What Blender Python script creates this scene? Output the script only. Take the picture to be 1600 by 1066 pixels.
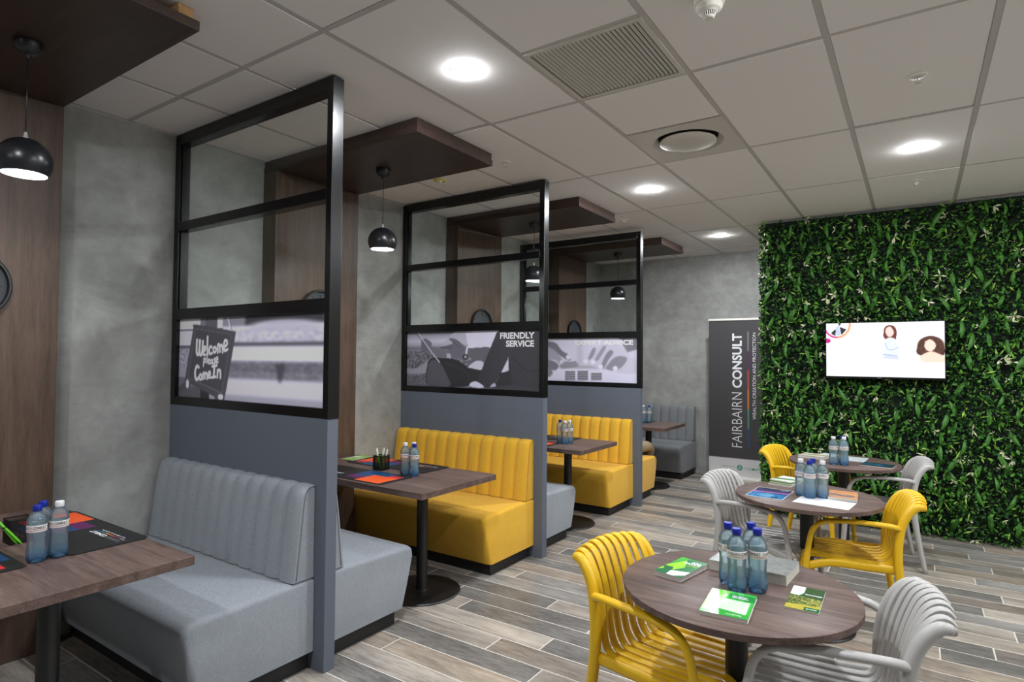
import bpy, bmesh, math, random
import numpy as np
from mathutils import Vector, Matrix
random.seed(7); rng = np.random.default_rng(7)
for o in list(bpy.data.objects): bpy.data.objects.remove(o)
SC = bpy.context.scene; COL = SC.collection
PI = math.pi
CEIL = 2.97; WALLX = -3.94

# ------------------------------------------------------------------ camera, world, exposure
cam = bpy.data.cameras.new('camera'); cam.sensor_width = 36; cam.lens = 934.07/1600*36
cam.clip_start = .05; cam.clip_end = 100
co = bpy.data.objects.new('camera', cam); COL.objects.link(co)
yaw, pit, rol = .594670541, .0280890257, .00795267681
F = Vector((-math.sin(yaw)*math.cos(pit), math.cos(yaw)*math.cos(pit), math.sin(pit)))
R0 = Vector((math.cos(yaw), math.sin(yaw), 0)); U0 = R0.cross(F)
R1 = math.cos(rol)*R0 + math.sin(rol)*U0; U1 = -math.sin(rol)*R0 + math.cos(rol)*U0
co.matrix_world = Matrix(((R1.x, U1.x, -F.x, 0), (R1.y, U1.y, -F.y, 0), (R1.z, U1.z, -F.z, 1.55), (0, 0, 0, 1)))
SC.camera = co
SC.view_settings.view_transform = 'Standard'; SC.view_settings.look = 'None'
SC.view_settings.gamma = 1; SC.view_settings.use_curve_mapping = False
SC.view_settings.exposure = 0.0
DOWN_E = 1060.0     # radiance of each ceiling downlight lens
PEND_E = 120.0     # radiance of each pendant lens
w = bpy.data.worlds.new('world'); SC.world = w; w.use_nodes = True
w.node_tree.nodes['Background'].inputs[0].default_value = (.6, .66, .75, 1)
w.node_tree.nodes['Background'].inputs[1].default_value = .05
try:
    SC.cycles.max_bounces = 10; SC.cycles.diffuse_bounces = 5; SC.cycles.transparent_max_bounces = 24
    SC.cycles.caustics_reflective = False; SC.cycles.caustics_refractive = False
    SC.cycles.sample_clamp_indirect = 4
except Exception: pass

# ------------------------------------------------------------------ helpers
def lin(c):
    c = np.asarray(c, float)
    if c.max() > 1.001: c = c/255.
    return np.where(c <= .04045, c/12.92, ((c+.055)/1.055)**2.4)
def C4(r, g, b): return (*[float(x) for x in lin((r/255., g/255., b/255.))], 1)
def mat(name, col=(.5, .5, .5, 1), rough=.5, metal=0, spec=.5, emit=None, es=1, coat=0):
    m = bpy.data.materials.new(name); m.use_nodes = True
    b = m.node_tree.nodes['Principled BSDF']
    b.inputs['Base Color'].default_value = col; b.inputs['Roughness'].default_value = rough
    b.inputs['Metallic'].default_value = metal; b.inputs['Specular IOR Level'].default_value = spec
    b.inputs['Coat Weight'].default_value = coat
    if emit: b.inputs['Emission Color'].default_value = emit; b.inputs['Emission Strength'].default_value = es
    return m
def nd(m, t, **k):
    n = m.node_tree.nodes.new(t)
    for a, v in k.items():
        if a in n.inputs: n.inputs[a].default_value = v
        else: setattr(n, a, v)
    return n
def lk(m, a, b): m.node_tree.links.new(a, b)
def bsdf(m): return m.node_tree.nodes['Principled BSDF']
def coords(m, scale=(1, 1, 1), kind='Object', rnd=False):
    t = nd(m, 'ShaderNodeTexCoord'); mp = nd(m, 'ShaderNodeMapping'); mp.inputs['Scale'].default_value = scale
    lk(m, t.outputs[kind], mp.inputs['Vector'])
    if rnd:
        oi = nd(m, 'ShaderNodeObjectInfo'); mu = nd(m, 'ShaderNodeMath', operation='MULTIPLY'); mu.inputs[1].default_value = 57.
        lk(m, oi.outputs['Random'], mu.inputs[0]); cb = nd(m, 'ShaderNodeCombineXYZ')
        for i in range(3): lk(m, mu.outputs[0], cb.inputs[i])
        lk(m, cb.outputs[0], mp.inputs['Location'])
    return mp.outputs[0]
def noise(m, vec, s, det=3, rough=.55, dist=0):
    n = nd(m, 'ShaderNodeTexNoise'); n.inputs['Scale'].default_value = s; n.inputs['Detail'].default_value = det
    n.inputs['Roughness'].default_value = rough; n.inputs['Distortion'].default_value = dist
    lk(m, vec, n.inputs['Vector']); return n.outputs['Fac']
def ramp(m, fac, stops):
    r = nd(m, 'ShaderNodeValToRGB'); e = r.color_ramp.elements
    while len(e) < len(stops): e.new(.5)
    for i, (p, c) in enumerate(stops): e[i].position = p; e[i].color = c
    lk(m, fac, r.inputs[0]); return r.outputs[0]
def mixc(m, f, a, b, mode='MIX'):
    n = nd(m, 'ShaderNodeMix', data_type='RGBA', blend_type=mode)
    for v, i in ((f, 0), (a, 6), (b, 7)):
        if hasattr(v, 'node'): lk(m, v, n.inputs[i])
        else: n.inputs[i].default_value = v
    return n.outputs[2]
def bump(m, fac, strength=.2, dist=.01):
    n = nd(m, 'ShaderNodeBump'); n.inputs['Strength'].default_value = strength; n.inputs['Distance'].default_value = dist
    lk(m, fac, n.inputs['Height']); lk(m, n.outputs[0], bsdf(m).inputs['Normal'])

def mesh_from(bm, name):
    me = bpy.data.meshes.new(name); bm.normal_update(); bm.to_mesh(me); bm.free(); return me
def obj(name, bm, m, parent=None, smooth=False, loc=None, rot=None, kind=None, label=None):
    me = mesh_from(bm, name) if isinstance(bm, bmesh.types.BMesh) else bm
    if m is not None and not me.materials:
        for x in (m if isinstance(m, (list, tuple)) else [m]): me.materials.append(x)
    if smooth:
        me.polygons.foreach_set('use_smooth', [True]*len(me.polygons))
        if smooth != True:
            try: me.set_sharp_from_angle(angle=smooth)
            except Exception: pass
    o = bpy.data.objects.new(name, me); COL.objects.link(o)
    if parent: o.parent = parent
    if loc: o.location = loc
    if rot: o.rotation_euler = rot
    if kind: o['kind'] = kind
    if label: o['label'] = label
    return o
def tag(o, label, cat, group=None):
    o['label'] = label; o['category'] = cat
    if group: o['group'] = group
    return o
def thing(name, label, cat, loc=(0, 0, 0), rz=0, group=None):
    o = bpy.data.objects.new(name, None); COL.objects.link(o); o.empty_display_size = .1
    o.location = loc; o.rotation_euler = (0, 0, rz); return tag(o, label, cat, group)
def copy_tree(o, parent=None):
    c = o.copy(); COL.objects.link(c)
    if parent: c.parent = parent
    for ch in list(o.children): copy_tree(ch, c)
    return c
def place(src, first, loc, rz, label, group=None):
    c = src if first else copy_tree(src)
    c.location = loc; c.rotation_euler = (0, 0, rz); c['label'] = label
    if group: c['group'] = group
    return c
def box(bm, x0, x1, y0, y1, z0, z1, bev=0, seg=2):
    r = bmesh.ops.create_cube(bm, size=1)
    vs = r['verts']
    for v in vs:
        v.co = Vector((x0+(v.co.x+.5)*(x1-x0), y0+(v.co.y+.5)*(y1-y0), z0+(v.co.z+.5)*(z1-z0)))
    if bev:
        es = list({e for v in vs for e in v.link_edges})
        bmesh.ops.bevel(bm, geom=es, offset=bev, segments=seg, profile=.5, affect='EDGES')
    return bm
def B(*a, **k): return box(bmesh.new(), *a, **k)
def lathe(bm, prof, n=24, cap0=True, cap1=True, mod=None, c=(0, 0, 0)):
    rings = []
    for i, (r, z) in enumerate(prof):
        ring = []
        for k in range(n):
            a = 2*PI*k/n; rr = r*(mod(a, z) if mod else 1)
            ring.append(bm.verts.new((c[0]+rr*math.cos(a), c[1]+rr*math.sin(a), c[2]+z)))
        rings.append(ring)
    for a, b in zip(rings, rings[1:]):
        for k in range(n):
            bm.faces.new((a[k], a[(k+1) % n], b[(k+1) % n], b[k]))
    if cap0: bm.faces.new(rings[0][::-1])
    if cap1: bm.faces.new(rings[-1])
    return bm
def spline(pts, n=4):
    P = [Vector(p) for p in pts]; out = []
    for i in range(len(P)-1):
        p0 = P[max(i-1, 0)]; p1 = P[i]; p2 = P[i+1]; p3 = P[min(i+2, len(P)-1)]
        for k in range(n):
            t = k/n
            out.append(.5*((2*p1)+(p2-p0)*t+(2*p0-5*p1+4*p2-p3)*t*t+(-p0+3*p1-3*p2+p3)*t**3))
    out.append(P[-1]); return out
def sweep(bm, pts, rad, n=8, side=(0, 1, 0), sub=4, power=1.0):
    """tube along pts; rad = r or (r_side, r_normal) or a list of them per control point"""
    m = len(pts)
    rr = rad if isinstance(rad, list) else [rad]*m
    rr = [(r, r) if not isinstance(r, tuple) else r for r in rr]
    path = spline(pts, sub) if sub > 1 else [Vector(p) for p in pts]
    rs = []
    for i in range(len(path)):
        t = i/sub if sub > 1 else i; a = min(int(t), m-1); b = min(a+1, m-1); f = t-a
        rs.append((rr[a][0]*(1-f)+rr[b][0]*f, rr[a][1]*(1-f)+rr[b][1]*f))
    side = Vector(side); rings = []
    for i, p in enumerate(path):
        tan = (path[min(i+1, len(path)-1)]-path[max(i-1, 0)]).normalized()
        s = (side-tan*side.dot(tan))
        if s.length < 1e-4: s = Vector((1, 0, 0))-tan*tan.x
        s.normalize(); nn = tan.cross(s)
        ring = []
        for k in range(n):
            a = 2*PI*(k+.5)/n; ca, sa = math.cos(a), math.sin(a)
            ca = math.copysign(abs(ca)**power, ca); sa = math.copysign(abs(sa)**power, sa)
            ring.append(bm.verts.new(p+s*rs[i][0]*ca+nn*rs[i][1]*sa))
        rings.append(ring)
    for a, b in zip(rings, rings[1:]):
        for k in range(n): bm.faces.new((a[k], a[(k+1) % n], b[(k+1) % n], b[k]))
    bm.faces.new(rings[0][::-1]); bm.faces.new(rings[-1]); return bm
def text_mesh(body, w=None, h=None, bold=0, depth=.0004, spacing=1.0, center=(0, 0)):
    """text as a thin mesh in its local XY plane, fitted to w x h, centred"""
    cu = bpy.data.curves.new('txt', 'FONT'); cu.body = body; cu.size = 1; cu.offset = bold; cu.resolution_u = 3
    cu.space_character = spacing; cu.space_line = .95
    if '\n' in body: cu.align_x = 'RIGHT'
    o = bpy.data.objects.new('txt', cu); COL.objects.link(o)
    dg = bpy.context.evaluated_depsgraph_get(); dg.update()
    me = bpy.data.meshes.new_from_object(o.evaluated_get(dg)); me.materials.clear()
    bpy.data.objects.remove(o)
    v = np.empty(len(me.vertices)*3, 'f'); me.vertices.foreach_get('co', v); v = v.reshape(-1, 3)
    lo, hi = v.min(0), v.max(0); s = hi-lo
    sx = w/s[0] if w else h/s[1]; sy = h/s[1] if h else sx
    v[:, 0] = (v[:, 0]-(lo[0]+hi[0])/2)*sx+center[0]; v[:, 1] = (v[:, 1]-(lo[1]+hi[1])/2)*sy+center[1]; v[:, 2] = depth
    me.vertices.foreach_set('co', v.ravel()); me.update(); return me
def xform(me, M): me.transform(M); return me
UP_Y = Matrix.Rotation(PI/2, 4, 'X')      # XY plane -> facing -Y

# flat printed artwork: a small numpy painter and a grid mesh that carries it as its own colour
class Art:
    def __init__(s, W, H, bg=(200, 200, 200)):
        s.W, s.H = W, H; s.a = np.ones((H, W, 3))*np.array(bg, float)
        s.y, s.x = np.mgrid[0:H, 0:W]; s.u = (s.x+.5)/W; s.v = (s.y+.5)/H   # v runs down
    def put(s, m, c, al=1.):
        m = np.clip(m, 0, 1)[..., None]*al; s.a = s.a*(1-m)+np.array(c, float)*m; return s
    def poly(s, pts, c, al=1., soft=0):
        P = np.array(pts, float); ins = np.zeros(s.u.shape, bool); n = len(P); X, Y = s.u, s.v
        for i in range(n):
            (x1, y1), (x2, y2) = P[i], P[(i+1) % n]
            if y1 == y2: continue
            ins ^= ((y1 > Y) != (y2 > Y)) & (X < (x2-x1)*(Y-y1)/(y2-y1)+x1)
        m = ins.astype(float)
        for _ in range(soft): m = blur(m)
        return s.put(m, c, al)
    def blob(s, pts, c, al=1., soft=0):
        q = [Vector((p[0], p[1], 0)) for p in pts]; q = q+q[:1]
        return s.poly([(p.x, p.y) for p in spline(q, 5)[:-1]], c, al, soft)
    def ell(s, cx, cy, rx, ry, c, al=1., edge=.08):
        d = np.hypot((s.u-cx)/rx, (s.v-cy)/ry); return s.put((1-d)/edge+.5, c, al)
    def line(s, pts, wd, c, al=1.):
        P = np.array(pts, float)*[s.W, s.H]; px, py = s.x+.5, s.y+.5; best = np.full(s.u.shape, 1e9)
        for a, b in zip(P, P[1:]):
            d = b-a; L = max(d@d, 1e-9); t = np.clip(((px-a[0])*d[0]+(py-a[1])*d[1])/L, 0, 1)
            best = np.minimum(best, np.hypot(px-a[0]-t*d[0], py-a[1]-t*d[1]))
        return s.put(wd/2-best+.5, c, al)
    def speck(s, m, n, lo, hi, al=.6):
        nz = rng.random((s.H, s.W))
        for _ in range(n): nz = blur(nz)
        nz = (nz-nz.min())/(np.ptp(nz)+1e-9); nz = np.clip((nz-.3)*2.4, 0, 1)[..., None]
        c = np.array(lo, float)*(1-nz)+np.array(hi, float)*nz; mm = m[..., None]*al; s.a = s.a*(1-mm)+c*mm; return s
def soften(a, n, hx=0):
    for _ in range(n):
        for k in range(3): a.a[..., k] = blur(a.a[..., k])
    for _ in range(hx):
        p = np.pad(a.a, ((0, 0), (2, 2), (0, 0)), mode='edge'); a.a = (p[:, :-4]+p[:, 4:]+p[:, 1:-3]+p[:, 3:-1]+p[:, 2:-2])/5
    return a
def blur(m):
    p = np.pad(m, 1, mode='edge'); return (p[:-2, 1:-1]+p[2:, 1:-1]+p[1:-1, :-2]+p[1:-1, 2:]+p[1:-1, 1:-1]*2)/6
def art_mesh(name, art, w, h, bright=1.0):
    """vertices at pixel centres, in local XY, x right, y up, centred"""
    W, H = art.W, art.H
    X = np.linspace(-w/2, w/2, W); Y = np.linspace(h/2, -h/2, H)
    v = np.zeros((H, W, 3)); v[..., 0] = X[None]; v[..., 1] = Y[:, None]
    i = (np.arange(H-1)[:, None]*W+np.arange(W-1)[None]).ravel()
    f = np.stack([i+W, i+W+1, i+1, i], 1)
    me = bpy.data.meshes.new(name); me.vertices.add(W*H); me.vertices.foreach_set('co', v.ravel())
    me.loops.add(f.size); me.loops.foreach_set('vertex_index', f.ravel().astype('i'))
    me.polygons.add(len(f)); me.polygons.foreach_set('loop_start', np.arange(0, f.size, 4, dtype='i'))
    me.update(calc_edges=True)
    ca = me.color_attributes.new('Col', 'FLOAT_COLOR', 'POINT')
    c = np.ones((H*W, 4)); c[:, :3] = lin(np.clip(art.a*bright, 0, 255).reshape(-1, 3)/255.+0.0)
    ca.data.foreach_set('color', c.ravel().astype('f')); return me

# ------------------------------------------------------------------ materials
M = {}
def col_attr(name, rough=.4, emit=0, mul=1.0):
    m = mat(name, rough=rough); a = nd(m, 'ShaderNodeVertexColor', layer_name='Col')
    if emit:
        lk(m, a.outputs[0], bsdf(m).inputs['Emission Color']); bsdf(m).inputs['Emission Strength'].default_value = emit
        bsdf(m).inputs['Base Color'].default_value = (.02, .02, .02, 1)
    else: lk(m, a.outputs[0], bsdf(m).inputs['Base Color'])
    return m
M['print'] = col_attr('printed_sheet', .45); M['gloss_print'] = col_attr('glossy_print', .22)
M['screen'] = col_attr('lit_screen', .15, emit=1.2)

m = M['concrete'] = mat('polished_plaster', rough=.62, spec=.3)
v = coords(m, (1, 1, 1)); n1 = noise(m, v, 1.1, 5, .6, .9); n2 = noise(m, v, 5.5, 6, .65, .4); n3 = noise(m, v, 60, 3)
c = ramp(m, n1, [(.3, C4(124, 125, 122)), (.5, C4(148, 149, 146)), (.72, C4(176, 177, 173))])
n4 = noise(m, coords(m, (1, 1, 2.6)), 2.4, 6, .7, 1.8)
c = mixc(m, .16, c, ramp(m, n4, [(.35, C4(126, 122, 118)), (.6, C4(190, 192, 190))]))
c = mixc(m, .35, c, ramp(m, n2, [(.3, C4(116, 115, 112)), (.7, C4(186, 187, 182))]))
lk(m, c, bsdf(m).inputs['Base Color']); bump(m, n3, .12, .003)

def wood(name, c1, c2, c3, axis, rough=.42, rnd=False, s=1.0):
    m = mat(name, rough=rough, spec=.4)
    sc = {'x': (1.2, 14, 14), 'y': (14, 1.2, 14), 'z': (14, 14, 1.2)}[axis]
    v = coords(m, tuple(q*s for q in sc), rnd=rnd)
    n1 = noise(m, v, 1.6, 6, .62, .6); n2 = noise(m, v, 9, 4, .7)
    c = ramp(m, n1, [(.28, c1), (.5, c2), (.75, c3)])
    c = mixc(m, .3, c, ramp(m, n2, [(.35, c1), (.65, c3)])); lk(m, c, bsdf(m).inputs['Base Color'])
    bump(m, n2, .08, .002); return m
M['wood_z'] = wood('brown_laminate_upright', C4(62, 47, 38), C4(82, 64, 52), C4(101, 81, 68), 'z')
M['wood_x'] = wood('brown_laminate_lengthwise', C4(48, 36, 30), C4(62, 47, 40), C4(76, 60, 52), 'x')
M['table'] = wood('table_laminate', C4(62, 48, 44), C4(96, 78, 72), C4(126, 106, 99), 'x', .42, False, .8)
bsdf(M['table']).inputs['Specular IOR Level'].default_value = .25
M['raw_wood'] = wood('raw_pine', C4(150, 112, 70), C4(172, 132, 86), C4(190, 150, 100), 'x', .7)

m = M['plank'] = mat('wood_look_tile', rough=.36, spec=.45)
v = coords(m, (1, 9, 9), rnd=True); n1 = noise(m, v, 1.7, 6, .65, 1.2); n2 = noise(m, v, 10, 5, .75, .5)
oi = nd(m, 'ShaderNodeObjectInfo')
base = ramp(m, oi.outputs['Random'], [(0, C4(108, 108, 108)), (.12, C4(200, 190, 178)), (.28, C4(152, 140, 128)), (.42, C4(212, 204, 194)), (.58, C4(122, 122, 122)), (.68, C4(192, 176, 158)), (.80, C4(174, 174, 174)), (.93, C4(122, 112, 106))])
m.node_tree.nodes[base.node.name].color_ramp.interpolation = 'CONSTANT'
n0 = noise(m, coords(m, (1.1, 3, 3), rnd=True), 1.6, 3, .5, .4)
c = mixc(m, .8, base, ramp(m, n0, [(.3, C4(120, 118, 118)), (.7, C4(255, 252, 248))]), 'MULTIPLY')
c = mixc(m, .75, c, ramp(m, n1, [(.3, C4(120, 112, 106)), (.5, C4(214, 210, 206)), (.7, C4(255, 254, 250))]), 'MULTIPLY')
c = mixc(m, .25, c, ramp(m, n2, [(.35, C4(84, 80, 78)), (.62, C4(214, 208, 200))]))
lk(m, c, bsdf(m).inputs['Base Color']); bump(m, n2, .1, .002)
M['grout'] = mat('pale_grout', C4(206, 200, 190), .8)

m = M['tile'] = mat('ceiling_board', C4(236, 233, 231), .85, spec=.2)
bump(m, noise(m, coords(m), 180, 2), .15, .001)
M['tbar'] = mat('ceiling_grid_metal', C4(192, 187, 184), .5)
M['wall_white'] = mat('white_wall_paint', C4(226, 222, 214), .7)
M['void'] = mat('dark_plenum', C4(30, 28, 26), .9)
M['white'] = mat('white_plastic', C4(226, 222, 214), .4)
M['vent'] = mat('vent_enamel', C4(206, 202, 194), .45)
M['vent_dark'] = mat('vent_throat', C4(70, 66, 60), .7)
m = M['fab_grey'] = mat('grey_woven_fabric', rough=.92, spec=.15)
def fabric(m, c1, c2):
    v = coords(m, (1, 1, 1)); a = noise(m, coords(m, (500, 500, 60)), 1, 2); b = noise(m, coords(m, (80, 80, 600)), 1, 2)
    mx = mixc(m, .5, a, b); big = noise(m, v, 7, 3)
    c = ramp(m, mx, [(.35, c1), (.65, c2)]); c = mixc(m, .12, c, ramp(m, big, [(.3, c1), (.7, c2)]))
    lk(m, c, bsdf(m).inputs['Base Color']); bump(m, mx, .1, .001); bsdf(m).inputs['Sheen Weight'].default_value = .15
fabric(m, C4(132, 138, 146), C4(158, 163, 170))
m = M['fab_yellow'] = mat('mustard_woven_fabric', rough=.9, spec=.15); fabric(m, C4(212, 158, 40), C4(236, 188, 68))
m = M['fab_dark'] = mat('slate_woven_fabric', rough=.92, spec=.15); fabric(m, C4(104, 107, 110), C4(138, 140, 142))
M['seam_grey'] = mat('grey_seam', C4(100, 104, 110), .9); M['seam_yellow'] = mat('mustard_seam', C4(176, 124, 20), .9)
M['plinth'] = mat('black_plinth', C4(26, 27, 30), .5)
M['paint'] = mat('blue_grey_paint', C4(98, 105, 117), .55, spec=.35)
M['frame'] = mat('satin_black_metal', C4(9, 9, 11), .27, spec=.5)
M['base'] = mat('black_powder_coat', C4(22, 21, 22), .42)
M['lamp_black'] = mat('satin_black_lacquer', C4(28, 29, 33), .3, spec=.5)
M['clock'] = mat('black_clock', C4(26, 27, 30), .4); M['clock_face'] = mat('charcoal_clock_face', C4(50, 52, 56), .6)
M['clock_mark'] = mat('black_clock_marks', C4(14, 14, 16), .5)
M['ch_yellow'] = mat('yellow_polypropylene', C4(226, 180, 24), .4, spec=.45)
M['ch_grey'] = mat('grey_polypropylene', C4(176, 174, 172), .42, spec=.45)
M['cap_blue'] = mat('blue_cap', C4(14, 36, 150), .35); M['cap_white'] = mat('white_cap', C4(232, 232, 236), .35)
M['label'] = mat('white_bottle_label', C4(226, 222, 220), .5)
M['label_ink'] = mat('dark_ink', C4(44, 42, 44), .6); M['red_ink'] = mat('red_ink', C4(180, 90, 70), .6)
M['white_ink'] = mat('white_ink', C4(236, 236, 240), .5); M['lime_ink'] = mat('lime_ink', C4(150, 205, 40), .5)
M['grey_ink'] = mat('grey_ink', C4(120, 120, 124), .5)
M['mat_black'] = mat('black_rubber_mat', C4(20, 20, 22), .6)
M['paper'] = mat('white_paper', C4(236, 236, 240), .6); M['page'] = mat('page_edges', C4(206, 202, 192), .8)
M['silver'] = mat('silver_board', C4(160, 160, 158), .45)
m = mat('thin_glass'); M['glass'] = m; nt = m.node_tree; nt.nodes.remove(bsdf(m))
tr = nd(m, 'ShaderNodeBsdfTransparent'); tr.inputs[0].default_value = (.95, .975, .965, 1)
gl = nd(m, 'ShaderNodeBsdfGlossy'); gl.inputs['Roughness'].default_value = .01
fr = nd(m, 'ShaderNodeFresnel'); gm = nd(m, 'ShaderNodeNewGeometry'); ma = nd(m, 'ShaderNodeMapRange'); ma.inputs['To Min'].default_value = 1.45; ma.inputs['To Max'].default_value = 1/1.45
lk(m, gm.outputs['Backfacing'], ma.inputs[0]); lk(m, ma.outputs[0], fr.inputs[0]); mx = nd(m, 'ShaderNodeMixShader')
lk(m, fr.outputs[0], mx.inputs[0]); lk(m, tr.outputs[0], mx.inputs[1]); lk(m, gl.outputs[0], mx.inputs[2])
lk(m, mx.outputs[0], nt.nodes['Material Output'].inputs[0])
m = mat('blue_water_bottle'); M['bottle'] = m; nt = m.node_tree; nt.nodes.remove(bsdf(m))
g1 = nd(m, 'ShaderNodeBsdfGlass'); g1.inputs['IOR'].default_value = 1.2; gl = nd(m, 'ShaderNodeBsdfGlossy'); gl.inputs['Roughness'].default_value = .04
tr = nd(m, 'ShaderNodeBsdfTransparent'); cz = nd(m, 'ShaderNodeSeparateXYZ'); tc = nd(m, 'ShaderNodeTexCoord')
lk(m, tc.outputs['Object'], cz.inputs[0]); mr = nd(m, 'ShaderNodeMapRange'); mr.inputs['From Min'].default_value = 0; mr.inputs['From Max'].default_value = .21
lk(m, cz.outputs[2], mr.inputs[0])
rc = ramp(m, mr.outputs[0], [(0, (.35, .68, 1, 1)), (.09, (.72, .9, 1, 1)), (.3, (.90, .97, 1, 1)), (1, (.88, .96, 1, 1))])
rd = ramp(m, mr.outputs[0], [(0, (.05, .34, .98, 1)), (.14, (.36, .68, .98, 1)), (.35, (.62, .84, .96, 1)), (1, (.66, .86, .96, 1))])
df = nd(m, 'ShaderNodeBsdfTranslucent'); lk(m, rd, df.inputs[0]); d2 = nd(m, 'ShaderNodeBsdfDiffuse'); lk(m, rd, d2.inputs[0])
bp = nd(m, 'ShaderNodeBump'); bp.inputs['Strength'].default_value = .5; bp.inputs['Distance'].default_value = .004
lk(m, noise(m, coords(m, (1, 1, 1)), 55, 2), bp.inputs['Height'])
for n_ in (g1, gl): lk(m, bp.outputs[0], n_.inputs['Normal'])
lk(m, rc, g1.inputs['Color']); lk(m, rc, tr.inputs[0])
def mxs(f, a, b):
    q = nd(m, 'ShaderNodeMixShader'); lk(m, a.outputs[0], q.inputs[1]); lk(m, b.outputs[0], q.inputs[2])
    if hasattr(f, 'node'): lk(m, f, q.inputs[0])
    else: q.inputs[0].default_value = f
    return q
lw = nd(m, 'ShaderNodeLayerWeight'); lw.inputs[0].default_value = .27
A_ = mxs(.2, tr, g1); A_ = mxs(.26, A_, mxs(.5, df, d2)); A_ = mxs(lw.outputs['Fresnel'], A_, gl); lk(m, A_.outputs[0], nt.nodes['Material Output'].inputs[0])
M['lens'] = mat('downlight_lens', (1, 1, 1, 1), .4, emit=(.94, .97, 1, 1), es=DOWN_E)
M['bulb'] = mat('pendant_lens', (1, 1, 1, 1), .4, emit=(.93, .97, 1, 1), es=PEND_E)

# ------------------------------------------------------------------ structure
XR, YF, YB = 4.7, -4.4, 8.2
o = obj('floor', B(WALLX-.2, XR+.2, YF-.2, YB+.2, -.2, -.0012), M['grout'], kind='structure'); FLOOR = o
o = obj('wall_left', B(WALLX-.2, WALLX, YF, YB+.2, 0, CEIL+.25), M['concrete'], kind='structure')
o = obj('wall_back', B(WALLX, XR, YB, YB+.2, 0, CEIL+.25), M['concrete'], kind='structure')
o = obj('wall_right', B(XR, XR+.2, YF, YB+.2, 0, CEIL+.25), M['wall_white'], kind='structure')
o = obj('wall_front', B(WALLX, XR, YF-.2, YF, 0, CEIL+.25), M['concrete'], kind='structure')
o = obj('wall_divider', B(-1.27, XR, 6.58, 6.74, 0, CEIL), M['concrete'], kind='structure')

# floor planks laid along X
PW, PL, Y0 = .1585, 1.003, 2.438; G = .0027
def joint(r):
    k = r % 4
    if r <= 12: return {0: .45, 1: .09, 2: .33, 3: .64}[k]
    return {0: .45, 1: .65, 2: .33, 3: .10}[k]
Rv, Uv, Fv = np.array(R1), np.array(U1), np.array(F)
def proj(p):
    d = np.array(p)-[0, 0, 1.55]; z = d@Fv
    return (800+934.07*(d@Rv)/z, 533-934.07*(d@Uv)/z, z) if z > .15 else None
planks = []
r0 = int(math.floor((YF-Y0)/PW)); r1 = int(math.ceil((YB-Y0)/PW))
for r in range(r0, r1):
    ya = max(Y0+r*PW, YF)+G; yb = min(Y0+(r+1)*PW, YB)-G
    if yb-ya < .01: continue
    x = joint(r)-6*PL
    while x < XR:
        xa, xb = max(x, WALLX)+G, min(x+PL, XR)-G; x += PL
        if xb-xa < .02: continue
        area = 0
        for qx in np.linspace(xa, xb, 5):
            q = proj((qx, (ya+yb)/2, 0))
            if q and -10 < q[0] < 1610 and 0 < q[1] < 1076: area += 1/q[2]**2
        planks.append((area*(xb-xa), xa, xb, ya, yb))
planks.sort(key=lambda p: -p[0])
cache = {}
def plank_mesh(L, Wd):
    k = (round(L, 3), round(Wd, 3))
    if k not in cache:
        bm = bmesh.new(); L2, W2, b = L/2, Wd/2, .0022
        lo = [bm.verts.new((sx*L2, sy*W2, -.008)) for sx, sy in ((-1, -1), (1, -1), (1, 1), (-1, 1))]
        mi = [bm.verts.new((sx*L2, sy*W2, -b*.8)) for sx, sy in ((-1, -1), (1, -1), (1, 1), (-1, 1))]
        hi = [bm.verts.new((sx*(L2-b), sy*(W2-b), 0)) for sx, sy in ((-1, -1), (1, -1), (1, 1), (-1, 1))]
        for A, Bq in ((lo, mi), (mi, hi)):
            for i in range(4): bm.faces.new((A[i], A[(i+1) % 4], Bq[(i+1) % 4], Bq[i]))
        bm.faces.new(hi); cache[k] = mesh_from(bm, 'plank'); cache[k].materials.append(M['plank'])
    return cache[k]
for i, (a, xa, xb, ya, yb) in enumerate(planks[:290]):
    obj('plank', plank_mesh(xb-xa, yb-ya), None, FLOOR, loc=((xa+xb)/2, (ya+yb)/2, 0))
bm = bmesh.new()
for a, xa, xb, ya, yb in planks[290:]: box(bm, xa, xb, ya, yb, -.008, 0)
obj('plank', bm, M['plank'], FLOOR, kind='stuff')

# ceiling: slab above, boards resting on a metal grid
o = obj('ceiling', B(WALLX-.2, XR+.2, YF-.2, YB+.2, CEIL+.16, CEIL+.3), M['void'], kind='structure'); CE = o
xl = [WALLX]+[-3.34+.605*i for i in range(0, 13)]+[XR]
yl = [YF]+[1.66-1.245*k for k in (4, 3, 2, 1)]+[1.66, 2.90, 4.155, 5.385, 6.60, 7.82]+[YB]
TB = .0125
GR = (-1.525, -.92)
def near(a, b): return abs(a-b) < .01
tiles = []
for xa, xb in zip(xl, xl[1:]):
    for ya, yb in zip(yl, yl[1:]):
        if near(xa, GR[0]) and near(ya, 1.66): tiles += [(xa, xb, ya, 2.30)]; continue
        if near(xa, GR[0]) and near(ya, 2.90): tiles += [(xa, xb, ya, 3.52)]; continue
        tiles.append((xa, xb, ya, yb))
def board(xa, xb, ya, yb):
    bm = bmesh.new(); cx, cy = (xa+xb)/2, (ya+yb)/2
    box(bm, xa-cx+.004, xb-cx-.004, ya-cy+.004, yb-cy-.004, .0015, .016)
    box(bm, xa-cx+TB+.002, xb-cx-TB-.002, ya-cy+TB+.002, yb-cy-TB-.002, -.003, .002, bev=.0015, seg=1); return bm
tc2 = {}
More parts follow.
